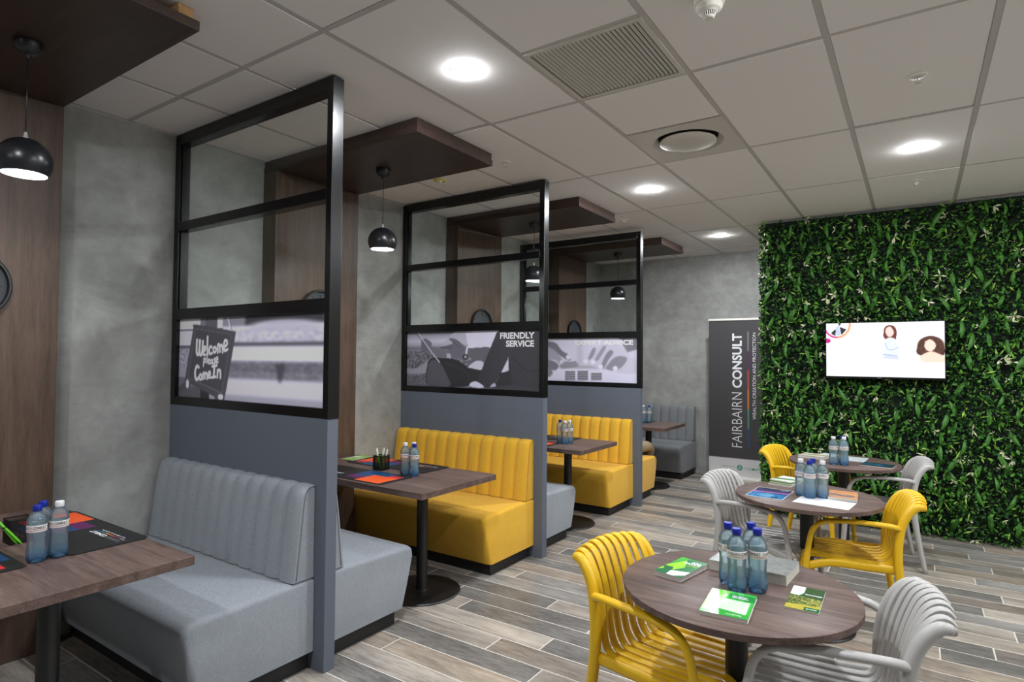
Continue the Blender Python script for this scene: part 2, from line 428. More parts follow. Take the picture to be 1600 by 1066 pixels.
for xa, xb, ya, yb in tiles:
    k = (round(xb-xa, 3), round(yb-ya, 3))
    if k not in tc2: tc2[k] = mesh_from(board(xa, xb, ya, yb), 'ceiling_tile'); tc2[k].materials.append(M['tile'])
    o = obj('ceiling_tile', tc2[k], None, CE, loc=((xa+xb)/2, (ya+yb)/2, CEIL))
    lift = random.choice((0, 0, 0, .002, .004)); o.location.z += lift; o.rotation_euler = (random.uniform(-.0015, .0015), random.uniform(-.003, .003), 0)
for x in xl[1:-1]: obj('grid_bar', B(x-TB, x+TB, YF, YB, CEIL-.002, CEIL+.0012), M['tbar'], CE)
for y in yl[1:-1]: obj('grid_bar', B(WALLX, XR, y-TB, y+TB, CEIL-.0015, CEIL+.0014), M['tbar'], CE)
for y in (2.30, 3.52): obj('grid_bar', B(GR[0], GR[1], y-TB, y+TB, CEIL-.0015, CEIL+.0014), M['tbar'], CE)
for nm, a in (('trim_1', (WALLX, WALLX+.022, YF, YB)), ('trim_2', (WALLX, XR, YB-.022, YB)), ('trim_3', (-1.27, XR, 6.558, 6.58))):
    obj(nm, B(*a, CEIL-.004, CEIL+.02), M['tbar'], kind='structure')

# ------------------------------------------------------------------ ceiling fittings
def downlight(x, y, label):
    t = thing('downlight', label, 'ceiling light', (x, y, CEIL), 0, 'round ceiling downlights')
    obj('bezel', lathe(bmesh.new(), [(.078, .0), (.078, -.002), (.072, -.004), (.066, -.0035), (.063, -.001), (.063, .0)], 40, False, False), M['white'], t, True)
    obj('lens', lathe(bmesh.new(), [(.058, -.001), (.057, -.005), (.05, -.009), (.03, -.0115), (.01, -.012)], 40, False, True), M['lens'], t, True)
downlight(-1.83, 2.275, 'round white downlight glowing above the second booth partition, largest in view')
downlight(-1.84, 4.754, 'round white downlight in the ceiling beyond the round air diffuser')
downlight(.017, 4.758, 'round white downlight at the right, in front of the green wall top')
downlight(-1.85, 6.965, 'smallest round white downlight, farthest away beside the green wall')
for x, y, lb in ((-1.83, -.2, 'white downlight over the aisle beside the nearest booth, behind the camera'), (-1.83, -2.6, 'white downlight over the aisle far behind the camera'), (.017, 2.1, 'added white downlight brightening the foreground round table, just outside the photo'),  # all unseen; the one above the foreground table is added to brighten it
              (1.85, 4.75, 'white downlight right of the photo edge, in front of the green wall'), (1.85, 2.275, 'white downlight right of the photo, level with the foreground table'),
              (3.67, 4.75, 'added white downlight for bounce light, far right wall near the green wall'), (3.67, 2.275, 'added white downlight for bounce light, far right wall level with the foreground table')):  # unseen pair added so more lit floor bounces light onto the ceiling
    downlight(x, y, lb)

t = thing('air_grille', 'square white return air grille with long narrow slats in ceiling', 'air vent', (-1.2225, 2.60, CEIL))
bm = bmesh.new()
for a in ((-.290, .290, -.288, -.268), (-.290, .290, .268, .288), (-.290, -.268, -.268, .268), (.268, .290, -.268, .268)): box(bm, *a, -.008, .004)
obj('grille_frame', bm, M['vent'], t)
obj('grille_throat', B(-.28, .28, -.28, .28, .03, .034), M['vent_dark'], t)
bm = bmesh.new(); vs = [bm.verts.new(q) for q in ((.0045, -.28, .004), (-.0055, -.28, -.005), (-.0065, -.28, -.004), (.0035, -.28, .005), (.0045, .28, .004), (-.0055, .28, -.005), (-.0065, .28, -.004), (.0035, .28, .005))]
for f in ((0, 1, 2, 3), (7, 6, 5, 4), (0, 4, 5, 1), (1, 5, 6, 2), (2, 6, 7, 3), (3, 7, 4, 0)): bm.faces.new([vs[i] for i in f])
sl = mesh_from(bm, 'slat'); sl.materials.append(M['vent'])
for i in range(25): obj('slat', sl, None, t, loc=(-.252+i*.021, 0, 0))
t = thing('air_diffuser', 'round air diffuser disc set in a square white plate in ceiling', 'air vent', (-1.2225, 3.838, CEIL))
bm = bmesh.new(); ring = []; n = 48; sq = []
for k in range(n):
    a = 2*PI*k/n; ring.append(bm.verts.new((.225*math.cos(a), .225*math.sin(a), -.004)))
    s_ = .298/max(abs(math.cos(a)), abs(math.sin(a))); sq.append(bm.verts.new((s_*math.cos(a), s_*math.sin(a)*1.06, -.004)))
for k in range(n): bm.faces.new((ring[k], sq[k], sq[(k+1) % n], ring[(k+1) % n]))
inner = [bm.verts.new((.19*math.cos(2*PI*k/n), .19*math.sin(2*PI*k/n), .03)) for k in range(n)]
for k in range(n): bm.faces.new((inner[k], ring[k], ring[(k+1) % n], inner[(k+1) % n]))
bm.transform(Matrix.Diagonal((1.0, 1.0, 1, 1)))
obj('diffuser_plate', bm, M['vent'], t, math.radians(35))
obj('diffuser_throat', lathe(bmesh.new(), [(.192, .028), (.192, .1)], 40, False, True), M['vent_dark'], t, True)
obj('diffuser_disc', lathe(bmesh.new(), [(.165, .006), (.178, .0), (.178, -.008), (.165, -.013), (.08, -.015), (.01, -.0155)], 48), M['vent'], t, math.radians(35))
obj('screw', lathe(bmesh.new(), [(.006, -.0155), (.005, -.018)], 10), M['tbar'], t)

t = thing('smoke_detector', 'white round smoke detector hanging from ceiling at top of frame', 'smoke detector', (-.66, 2.335, CEIL))
obj('detector_base', lathe(bmesh.new(), [(.055, 0), (.058, -.004), (.058, -.03), (.052, -.034)], 32), M['white'], t, math.radians(30))
obj('detector_body', lathe(bmesh.new(), [(.05, -.034), (.051, -.045), (.044, -.056), (.03, -.062), (.028, -.064)], 32), M['white'], t, math.radians(30))
bm = bmesh.new()
for k in range(20):
    a = 2*PI*k/20; sweep(bm, [(.026*math.cos(a), .026*math.sin(a), -.062), (.021*math.cos(a), .021*math.sin(a), -.078)], .0018, 5, sub=1)
obj('vent_fin', bm, M['white'], t, kind='stuff'); obj('detector_core', lathe(bmesh.new(), [(.019, -.062), (.017, -.08)], 16), M['vent_dark'], t)
obj('detector_tip', lathe(bmesh.new(), [(.021, -.078), (.022, -.083), (.016, -.087)], 24), M['white'], t, math.radians(30))
obj('indicator', lathe(bmesh.new(), [(.0022, 0), (.0022, -.002)], 8), M['vent_dark'], t, loc=(.0, -.048, -.048))
def sprinkler(x, y, label):
    t = thing('sprinkler_head', label, 'sprinkler', (x, y, CEIL), 0, 'ceiling sprinklers')
    obj('escutcheon', lathe(bmesh.new(), [(.042, 0), (.04, -.005), (.024, -.008), (.02, -.003)], 28), M['white'], t, math.radians(30))
    bm = bmesh.new()
    for s in (-1, 1): sweep(bm, [(s*.011, 0, -.004), (s*.012, 0, -.018), (s*.004, 0, -.03)], .0022, 6)
    lathe(bm, [(.004, -.004), (.004, -.03), (.002, -.036)], 8)
    obj('yoke', bm, M['vent'], t); obj('deflector', lathe(bmesh.new(), [(.015, -.036), (.015, -.0375)], 16), M['vent'], t)
sprinkler(-2.458, 3.524, 'white ceiling sprinkler beside the second wooden canopy corner')
sprinkler(.019, 3.556, 'white ceiling sprinkler in the right ceiling, nearest of the right pair')
sprinkler(.014, 5.639, 'white ceiling sprinkler just above the green wall, behind right downlight')
sprinkler(-2.458, 5.66, 'small white ceiling sprinkler beside the third wooden canopy')
t = thing('alarm_sounder', 'yellow ringed round ceiling fitting over the second booth', 'alarm', (-3.145, 3.60, CEIL))
M['yel_plastic'] = mat('yellow_cover', C4(214, 196, 60), .4)
obj('ring', lathe(bmesh.new(), [(.05, 0), (.05, -.008), (.042, -.014), (.03, -.012), (.03, 0)], 28, False, False), M['yel_plastic'], t, math.radians(30))
obj('sounder_core', lathe(bmesh.new(), [(.03, 0), (.03, -.008), (.014, -.022), (.006, -.03)], 24), M['white'], t, math.radians(30))

# ------------------------------------------------------------------ booths: wooden canopies with wall panel, clocks, pendants
BY = [.90, 2.95, 5.0, 7.05]; PX = -3.785
names = ['first', 'second', 'third', 'fourth']
for i, y in enumerate(BY):
    t = thing('wooden_canopy', ['dark brown wooden canopy over the nearest booth, gap above its edge', 'dark brown wooden canopy and wall panel of the booth with the white-topped pen cup', 'dark brown wooden canopy and wall panel between second and third partitions', 'smallest dark brown wooden canopy and wall panel, at the far concrete wall'][i], 'canopy', (0, y, 0))
    obj('wall_panel', B(WALLX, PX, -.38, .38, 0, 2.88, bev=.003), M['wood_z'], t)
    obj('canopy_board', B(WALLX, -2.425, -.38, .38, 2.88, 2.921, bev=.003), M['wood_x'], t)
    if i == 0:
        obj('upper_board', B(WALLX, -2.52, -.36, .33, 2.921, 2.958), M['wood_x'], t)
        obj('packing_block', B(-2.56, -2.44, .30, .36, 2.921, 2.965), M['raw_wood'], t, label='raw pine packing block')
    else: obj('upper_board', B(WALLX, -2.432, -.373, .373, 2.921, 2.967), M['wood_x'], t)
    c = thing('wall_clock', ['black round wall clock cut by the left edge of the photo', 'black round wall clock half seen behind the welcome partition', 'black round wall clock behind the friendly service partition', 'black round wall clock behind the expert advice partition'][i], 'clock', (PX, y, 1.885), 0, 'black wall clocks')
    Rx = Matrix.Rotation(PI/2, 4, 'Y')
    bm = lathe(bmesh.new(), [(.168, 0), (.172, .01), (.172, .036), (.166, .042), (.158, .042), (.154, .02)], 56, True, False); bm.transform(Rx)
    obj('clock_rim', bm, M['clock'], c, math.radians(35))
    bm = lathe(bmesh.new(), [(.158, .018), (.1, .019), (.002, .019)], 48, False, True); bm.transform(Rx); obj('clock_face', bm, M['clock_face'], c)
    for k in range(12):
        a = 2*PI*k/12; L = .03 if k % 3 == 0 else .02
        bm = B(.0195, .0215, -.0028, .0028, .135-L, .135)
        bm.transform(Matrix.Rotation(a, 4, 'X')); obj('hour_mark', bm, M['clock_mark'], c)
    for nm, a, L, wd in (('hour_hand', 1.1, .075, .0045), ('minute_hand', -1.3, .115, .003)):
        bm = B(.023, .025, -wd, wd, -.02, L); bm.transform(Matrix.Rotation(a, 4, 'X')); obj(nm, bm, M['clock_mark'], c)
    bm = lathe(bmesh.new(), [(.008, .019), (.008, .028)], 12); bm.transform(Rx); obj('hub', bm, M['clock_mark'], c)
    yy = [.92, 2.97, 4.99, 7.0][i]
    p = thing('pendant_lamp', ['black ball pendant lamp hanging over the nearest booth table, left edge', 'black ball pendant lamp over the booth with the grey and yellow sofas', 'black ball pendant lamp beside the second partition post', 'smallest black ball pendant lamp seen through the third partition'][i], 'pendant lamp', (-3.122, yy, 0), 0, 'black ball pendant lamps')
    obj('ceiling_rose', lathe(bmesh.new(), [(.052, 2.879), (.052, 2.868), (.048, 2.85), (.034, 2.832), (.012, 2.822), (.006, 2.806)], 32), M['lamp_black'], p, math.radians(40))
    obj('cord', lathe(bmesh.new(), [(.0024, 2.815), (.0024, 2.48)], 8), M['lamp_black'], p, True)
    obj('cord_grip', lathe(bmesh.new(), [(.004, 2.492), (.007, 2.484), (.007, 2.474), (.011, 2.47), (.011, 2.463)], 14), M['silver'], p, math.radians(30))
    cz, r = 2.365, .1; pr = []
    for k in range(17):
        a = PI/2-k*(PI/2+math.asin(.056/r))/16; pr.append((max(r*math.cos(a), .004), cz+r*math.sin(a)))
    pr += [(pr[-1][0]-.004, pr[-1][1]+.0005)]
    pr += [(max((r-.004)*math.cos(a), .004), cz+(r-.004)*math.sin(a)) for a in [-math.asin(.052/r)+q*.2 for q in range(4)]]
    obj('lamp_shade', lathe(bmesh.new(), pr, 40, True, True), M['lamp_black'], p, math.radians(50))
    obj('lamp_lens', lathe(bmesh.new(), [(.0795, cz-.051), (.05, cz-.054), (.01, cz-.055)], 36, True, True), M['bulb'], p, True)

# ------------------------------------------------------------------ printed sheets of the partitions
def G_(v): return (v*.98, v*.965, v*1.06)
def art_welcome():
    a = Art(300, 106, G_(185)); v = a.v; u = a.u
    # blurred wooden house front
    for y0, y1, c in ((0, .12, 120), (.12, .3, 190), (.3, .36, 90), (.36, .54, 200), (.54, .66, 90), (.66, .74, 120), (.74, .93, 185), (.93, 1.01, 150)):
        m = np.clip((v-y0)/.03+.5, 0, 1)*np.clip((y1-v)/.03+.5, 0, 1); a.put(m*(u > .33), G_(c), .95)
    a.speck(((v > .16) & (v < .31) & (u > .4)).astype(float), 2, G_(130), G_(200), .6)
    a.speck(((v > .52) & (v < .72) & (u > .33)).astype(float), 2, G_(80), G_(140), .6)
    a.poly([(.50, -.02), (.98, -.02), (.98, .10), (.5, .11)], G_(55), 1, 1); a.ell(.74, .11, .2, .05, G_(190), .8, .5); a.ell(.74, .15, .2, .035, G_(160), .6, .5)
    a.line([(.34, .33), (1, .33)], 1.6, G_(70), .9); a.blob([(.70, .56), (.76, .56), (.74, .74), (.73, .76), (.72, .74)], G_(60), .8, 1)
    soften(a, 3, 2)
    for y0, y1, c in ((0, .13, 190), (.13, .15, 90), (.15, .34, 185), (.34, .38, 90), (.38, .75, 140), (.75, 1, 100)):
        a.put(((u < .34) & (v >= y0) & (v < y1)).astype(float), G_(c))
    a.speck(((u < .14) & (v > .38) & (v < .6)).astype(float), 1, G_(90), G_(190), .6)
    a.poly([(.2, 0), (.3, 0), (.3, .35), (.2, .3)], G_(85), 1, 1); a.poly([(.17, 0), (.21, 0), (.21, .12), (.17, .1)], G_(110), 1, 1)
    a.poly([(.0, .88), (.1, .74), (.1, 1), (0, 1)], G_(75)); a.poly([(.0, .95), (.22, .8), (.34, .95), (.33, 1.01), (0, 1.01)], G_(82), 1, 1)
    a.poly([(.18, .88), (.24, .88), (.25, 1), (.18, 1)], G_(45)); a.poly([(.25, .88), (.29, .9), (.29, 1), (.25, 1)], G_(170), .7)
    a.line([(.165, 0), (.135, .11)], 1.6, G_(225)); a.line([(.375, 0), (.405, .2)], 1.8, G_(220)); a.line([(.385, 0), (.41, .2)], 1, G_(90))
    brd = [(.115, .10), (.135, .075), (.41, .17), (.43, .20), (.43, .25), (.365, .97), (.34, 1.0), (.07, .80), (.055, .76)]
    a.blob(brd, G_(70)); a.poly([(.128, .12), (.405, .205), (.345, .93), (.075, .755)], G_(92)); a.poly([(.133, .135), (.40, .215), (.342, .905), (.082, .745)], G_(66))
    a.ell(.075, .83, .012, .06, G_(200)); a.ell(.335, .965, .02, .035, G_(200))
    soften(a, 1)
    W = G_(222)
    def st(pts, wd=4.2): a.line([(p.x, p.y) for p in spline([Vector((x, y, 0)) for x, y in pts], 5)], wd, W)
    # Welcome
    st([(.145, .27), (.143, .40), (.150, .455), (.163, .43), (.168, .28)]); st([(.168, .28), (.167, .42), (.176, .46), (.187, .43), (.192, .29)])
    st([(.195, .42), (.21, .40), (.214, .365), (.203, .36), (.196, .40), (.2, .455), (.215, .455)], 3.4)
    st([(.228, .235), (.228, .34), (.230, .455)], 3.8); st([(.262, .365), (.25, .355), (.242, .40), (.25, .445), (.265, .435)], 3.4)
    st([(.283, .36), (.274, .385), (.279, .425), (.29, .42), (.295, .385), (.284, .36)], 3.4)
    st([(.308, .43), (.307, .34), (.318, .335), (.324, .42)], 3.2); st([(.324, .36), (.334, .335), (.342, .37), (.344, .425)], 3.2)
    st([(.355, .36), (.374, .33), (.372, .29), (.358, .285), (.352, .34), (.358, .405), (.378, .39)], 3.6)
    # please
    st([(.203, .50), (.2, .60)], 2.2); st([(.203, .51), (.215, .505), (.214, .545), (.203, .55)], 2.2); st([(.227, .48), (.226, .56)], 2.2)
    st([(.236, .535), (.246, .525), (.241, .51), (.235, .535), (.241, .565), (.25, .56)], 2.2); st([(.268, .52), (.257, .52), (.256, .56), (.268, .555), (.269, .52), (.272, .565)], 2.2)
    st([(.289, .50), (.28, .51), (.289, .535), (.287, .56), (.277, .56)], 2.2); st([(.298, .525), (.309, .51), (.305, .485), (.297, .50), (.298, .55), (.312, .545)], 2.4)
    # Come In
    st([(.163, .615), (.148, .60), (.136, .66), (.138, .74), (.152, .77), (.163, .745)], 4.2)
    st([(.178, .70), (.17, .725), (.175, .765), (.187, .76), (.19, .72), (.179, .70)], 3.2)
    st([(.2, .76), (.2, .69), (.209, .685), (.214, .75)], 3); st([(.214, .70), (.222, .68), (.229, .70), (.231, .755)], 3)
    st([(.24, .71), (.254, .70), (.251, .665), (.241, .68), (.24, .735), (.257, .735)], 3.2)
    st([(.268, .60), (.302, .585)], 3.4); st([(.285, .595), (.281, .73)], 4); st([(.266, .735), (.294, .725)], 3.4)
    st([(.308, .73), (.31, .64)], 3.4); st([(.31, .66), (.322, .64), (.33, .66), (.331, .735)], 3.4)
    return a
def art_friendly():
    a = Art(300, 106, G_(150)); v, u = a.v, a.u
    def q(pts): return [((x-228)/1172., (y-(232-.018*(x-228)))/(505+.05*(x-228))) for x, y in pts]
    a.put(np.clip((.06-v)/.03, 0, 1), G_(95), .8); a.put(np.clip(1-abs(v-.17)/.12, 0, 1)*(u < .5), G_(200), .9); a.put(np.clip(1-abs(v-.31)/.06, 0, 1), G_(105), .7)
    a.speck(((v > .36) & (u < .75)).astype(float), 1, G_(50), G_(150), .85); a.blob(q([(230, 570), (330, 570), (430, 500), (480, 470), (450, 600), (320, 630), (230, 620)]), G_(150), .9, 2)
    a.put(((v > .8) & (u < .2)).astype(float), G_(90), .5)
    a.blob(q([(590, 330), (680, 235), (790, 225), (810, 300), (700, 380), (600, 380)]), G_(175), .9, 1)
    a.poly(q([(780, 225), (1080, 215), (1010, 390), (810, 385)]), G_(205), 1, 1)
    a.blob(q([(800, 385), (1010, 380), (980, 480), (960, 515), (830, 480)]), G_(96))
    a.blob(q([(550, 372), (640, 350), (670, 330), (635, 290), (700, 300), (760, 350), (800, 390), (800, 470), (720, 480), (650, 450), (620, 400), (560, 385)]), G_(104))
    a.line(q([(640, 300), (700, 345), (740, 380)]), 2, G_(80), .7); a.line(q([(560, 378), (660, 380)]), 1.5, G_(70), .7)
    a.blob(q([(370, 310), (410, 290), (470, 330), (480, 370), (600, 395), (620, 470), (520, 480), (470, 440), (400, 430), (370, 380)]), G_(112))
    for yy in (360, 385, 410): a.line(q([(372, yy), (420, yy+12)]), 1.3, G_(70), .8)
    a.blob(q([(615, 430), (650, 440), (650, 490), (620, 495)]), G_(170))
    a.blob(q([(435, 520), (470, 475), (560, 475), (700, 490), (800, 550), (950, 590), (960, 640), (900, 700), (740, 745), (440, 735)]), G_(48))
    a.blob(q([(440, 540), (480, 490), (560, 530), (620, 640), (645, 740), (440, 735)]), G_(84), 1, 1)
    a.line(q([(600, 520), (780, 590), (830, 680)]), 1.5, G_(80), .6)
    a.line(q([(340, 240), (380, 300), (470, 420), (548, 515)]), 2.6, G_(190)); a.line(q([(330, 250), (455, 425)]), 1, G_(60))
    a.line(q([(800, 375), (785, 480)]), 4.5, G_(200)); a.ell(.475, .455, .022, .05, G_(40)); a.ell(.475, .455, .012, .028, G_(150))
    a.blob(q([(800, 565), (870, 505), (940, 510), (930, 580), (880, 580), (840, 570)]), G_(190))
    a.poly(q([(1145, 470), (1175, 560), (1100, 620), (1080, 600)]), G_(190))
    a.poly(q([(1090, 212), (1420, 205), (1420, 790), (1180, 760), (1150, 560), (1150, 440)]), G_(58))
    a.blob(q([(1050, 240), (1110, 215), (1210, 330), (1140, 480), (1080, 620), (1000, 750), (930, 730), (900, 680), (950, 520), (1000, 380)]), G_(60))
    a.line(q([(1140, 480), (1085, 610), (1010, 740)]), 1.6, G_(30), .8); a.line(q([(1180, 470), (1300, 600), (1400, 585)]), 1.5, G_(38), .7); a.line(q([(1150, 480), (1170, 700)]), 1.5, G_(30), .8)
    a.poly(q([(1090, 610), (1160, 590), (1180, 760), (1020, 745)]), G_(50)); a.blob(q([(815, 735), (840, 700), (890, 695), (950, 745), (880, 750)]), G_(205)); a.blob(q([(1000, 735), (1030, 705), (1050, 730), (1010, 748)]), G_(170))
    a.poly(q([(1000, 745), (1180, 720), (1420, 770), (1420, 800), (1000, 790)]), G_(66), .9)
    return soften(a, 1)
def art_expert():
    a = Art(300, 106, G_(198)); v, u = a.v, a.u
    def q(pts): return [(.215+(x-160)/1265.*.785, (y-268)/(585+.035*(x-160))) for x, y in pts]
    a.put(np.clip(1-abs(u-.52)/.04, 0, 1)*(v < .6), G_(170), .6); a.poly(q([(1180, 268), (1430, 268), (1430, 430), (1290, 470)]), G_(120), 1, 3)
    a.put(np.clip((v-.68)/.05, 0, 1), G_(205)); a.put(np.clip(1-abs(v-.66)/.06, 0, 1)*(u > .35)*(u < .85), G_(135), .6)
    a.poly(q([(-180, 300), (160, 300), (160, 760), (-180, 700)]), G_(150), 1, 1)
    for p, c in (([(160, 300), (300, 330), (400, 440), (500, 500), (525, 570), (470, 570), (330, 480), (160, 380)], 112), ([(160, 365), (290, 430), (380, 530), (415, 600), (370, 630), (300, 570), (160, 540)], 150),
                 ([(160, 550), (290, 590), (350, 650), (300, 710), (200, 690), (160, 680)], 116), ([(160, 685), (240, 700), (262, 750), (215, 800), (160, 790)], 124)):
        a.blob(q(p), G_(c), 1, 1)
    a.ell(*q([(490, 530)])[0], .022, .06, G_(205), 1, .3); a.ell(*q([(390, 600)])[0], .018, .05, G_(200), 1, .3)
    a.line(q([(430, 590), (520, 610), (600, 590)]), 2, G_(90), .8); a.blob(q([(360, 650), (430, 600), (600, 600), (620, 660), (400, 690)]), G_(120), .7, 2)
    a.blob(q([(700, 600), (760, 540), (800, 440), (860, 400), (1000, 360), (1180, 370), (1260, 440), (1330, 530), (1420, 600), (1410, 740), (1290, 770), (1150, 740), (1000, 690), (900, 680)]), G_(190), 1, 1)
    for p, c in (([(770, 540), (830, 420), (870, 410), (850, 500), (790, 570)], 128), ([(860, 570), (940, 430), (1000, 370), (1000, 430), (900, 580)], 135), ([(950, 640), (1000, 520), (1060, 440), (1110, 470), (1040, 580), (980, 690)], 118),
                 ([(1000, 690), (1100, 560), (1200, 520), (1290, 560), (1200, 690), (1080, 720)], 125)): a.blob(q(p), G_(c), .85, 1)
    for x, y in ((735, 590), (835, 600), (940, 665), (1135, 690)): a.ell(*q([(x, y)])[0], .02, .055, G_(214), 1, .3)
    soften(a, 4)
    for x0, x1, y0 in ((448, 585, 720), (628, 765, 718), (815, 955, 748)):
        for k in range(9):
            yy = y0+k*15
            if yy > 850: break
            a.line(q([(x0, yy+5), (x1, yy+5)]), 2.0, G_(112 if k % 2 else 158)); a.line(q([(x0, yy+12), (x1, yy+12)]), .8, G_(70))
    return a

# ------------------------------------------------------------------ partitions
PY = [1.945, 4.004, 5.982]; PT = .066; PTOP = [2.962, 2.952, 2.905]
ptx = ['booth partition printed with a welcome chalkboard sign, nearest the camera', 'booth partition printed with hands and the words friendly service', 'booth partition printed with coins and the words expert advice, farthest']
for i, y in enumerate(PY):
    xe = -2.408; t = thing('booth_partition', ptx[i], 'partition', (0, y, 0)); zt = PTOP[i]
    obj('base_panel', B(WALLX, xe-.003, 0, PT, 0, 1.238, bev=.002), M['paint'], t)
    PW_ = .042
    def bar(nm, *a): return obj(nm, B(*a, bev=.0025), M['frame'], t)
    bar('post', xe-PW_, xe, -.002, PT+.002, 1.238, zt)
    bar('post', WALLX, WALLX+.05, -.002, PT+.002, 1.238, zt)
    for z0, z1 in ((1.2382, 1.29), (1.775, 1.842), (2.34, 2.396), (zt-.068, zt)):
        bar('rail', WALLX+.05, xe-PW_, -.001, PT+.001, z0, z1)
    # stepped inner beads
    for x0 in (WALLX+.05, xe-PW_-.012):
        for z0, z1 in ((1.842, 2.34), (2.396, zt-.068)): obj('glazing_bead', B(x0, x0+.012, .012, PT-.012, z0, z1), M['frame'], t)
    for z0, z1 in ((1.842, 2.34), (2.396, zt-.068)):
        obj('glass_pane', B(WALLX+.055, xe-PW_-.004, PT/2-.003, PT/2+.003, z0+.001, z1-.001), M['glass'], t)
    x0, x1, z0, z1 = WALLX+.05, xe-PW_, 1.29, 1.775
    obj('print_backing', B(x0, x1, .026, .040, z0, z1), M['paper'], t)
    me = art_mesh('printed_panel', (art_welcome, art_friendly, art_expert)[i](), x1-x0, z1-z0, (1.38, 1.15, 1.12)[i]); me.transform(UP_Y)
    pp = obj('printed_panel', me, M['print'], t, loc=((x0+x1)/2, .0245, (z0+z1)/2))
    if i:
        if i == 1: tm = text_mesh('FRIENDLY\nSERVICE', w=.335, h=.118, bold=.035, center=(.495, .165))
        else: tm = text_mesh('EXPERT ADVICE', w=.70, h=.056, bold=.045, center=(.32, .193))
        tm.transform(UP_Y); obj('lettering', tm, M['white_ink'], pp, loc=(0, -.0012, 0))

# ------------------------------------------------------------------ booth sofas
def make_sofa(fab, seam):
    """local: back plane at y=0, sitter faces -Y, x from 0 (wall) to L"""
    L = 1.435; t = thing('booth_sofa', '-', 'sofa')
    obj('plinth', B(.02, L-.035, -.525, -.01, 0, .1), M['plinth'], t)
    prof = [(-.565, .09), (-.60, .20), (-.632, .33), (-.645, .385), (-.638, .415), (-.612, .432), (-.56, .437), (-.3, .443), (-.1, .448), (0, .448), (0, .09)]
    bm = bmesh.new(); rows = []
    xs = [0, .02, .05]+[.05+(L-.10)*k/12 for k in range(1, 12)]+[L-.05, L-.028, L-.012, L-.003, L]
    for x in xs:
        e = max(0, (.03-(L-x))/.03) if x > L-.03 else (max(0, (.03-x)/.03) if x < .03 else 0)
        inset = .022*(1-math.sqrt(max(0, 1-e*e)))
        row = []
        for j, (yy, z) in enumerate(prof):
            cy, cz = -.3, .27; dy = inset if yy < -.5 else 0; dz = -inset if z > .3 else 0
            puff = .006*math.sin(min(1, max(0, (x/L)))*PI) if (.4 < z and -.58 < yy < -.12) else 0
            row.append(bm.verts.new((x, yy+dy, z+dz+puff)))
        rows.append(row)
    n = len(prof)
    for a, b in zip(rows, rows[1:]):
        for j in range(n): bm.faces.new((a[j], b[j], b[(j+1) % n], a[(j+1) % n]))
    bm.faces.new(rows[0]); bm.faces.new(rows[-1][::-1])
    obj('seat', bm, fab, t, math.radians(50))
    bm = bmesh.new()     # welt seam around the aisle end of the cushion
    sweep(bm, [(L-.012, -.61, .30), (L-.012, -.628, .385), (L-.012, -.60, .418), (L-.012, -.4, .429), (L-.012, -.11, .436)], .0035, 6)
    obj('seat_piping', bm, seam, t, True)
    # fluted backrest
    NC = 12; Lb = L-.01; prof = [(-.125, .452), (-.118, .50), (-.108, .60), (-.096, .70), (-.082, .80), (-.074, .85), (-.066, .88), (-.052, .9), (-.03, .908), (0, .908)]
    bm = bmesh.new(); rows = []; per = 8
    for k in range(NC*per+1):
        x = Lb*k/(NC*per)+.005; ph = (k % per)/per; b = math.sqrt(max(0, 1-(2*ph-1)**2)) if k % per else 0
        if k == NC*per or k == 0: b = .35
        row = []
        for j, (yy, z) in enumerate(prof):
            wgt = 1 if z > .46 else .7; fb = .022*(b-.7)*wgt
            dz = .008*(b-.8) if z > .86 else 0
            row.append(bm.verts.new((x, min(yy-fb, 0) if j < len(prof)-1 else 0, z+dz)))
        row.append(bm.verts.new((x, 0, .452))); rows.append(row)
    n = len(rows[0])
    for a, b in zip(rows, rows[1:]):
        for j in range(n): bm.faces.new((a[j], b[j], b[(j+1) % n], a[(j+1) % n]))
    bm.faces.new(rows[0]); bm.faces.new(rows[-1][::-1])
    obj('backrest', bm, fab, t, math.radians(60))
    bm = bmesh.new(); e = Lb+.004
    sweep(bm, [(e, -.103, .46), (e, -.088, .6), (e, -.072, .75), (e, -.058, .86), (e, -.035, .895), (e, -.004, .9)], .0035, 6)
    obj('back_piping', bm, seam, t, True)
    return t
sg = make_sofa(M['fab_grey'], M['seam_grey']); sy = make_sofa(M['fab_yellow'], M['seam_yellow'])
def flip_sofa(src):
    c = copy_tree(src)
    for ch in c.children:
        ch.data = ch.data.copy(); ch.data.transform(Matrix.Scale(-1, 4, (1, 0, 0))); ch.data.flip_normals()
    return c
sgf, syf = flip_sofa(sg), flip_sofa(sy)      # mirrored so that the piped end still meets the aisle when turned round
X0 = -3.925; g = 'fluted booth sofas'
place(sg, True, (X0, PY[0]-.001, 0), 0, 'light grey fluted sofa under the welcome partition, nearest the camera', g)
place(sgf, True, (X0, PY[0]+PT+.001, 0), PI, 'light grey sofa behind the welcome partition post, facing away', g)
place(sy, True, (X0, PY[1]-.001, 0), 0, 'mustard yellow fluted sofa under the friendly service partition', g)
c = place(sgf, False, (X0, PY[1]+PT+.001, 0), PI, 'light grey seat end just behind the friendly service partition', g)
place(sy, False, (X0, PY[2]-.001, 0), 0, 'mustard yellow fluted sofa under the expert advice partition', g)
place(syf, True, (X0, PY[2]+PT+.001, 0), PI, 'mustard yellow sofa beyond the last partition, person sitting on it', g)
c = place(sg, False, (X0, YB-.03, 0), 0, 'dark grey fluted sofa against the far concrete wall', g)
for ch in c.children:
    if ch.name.split('.')[0] in ('seat', 'backrest'):
        ch.data = ch.data.copy(); ch.data.materials[0] = M['fab_dark']

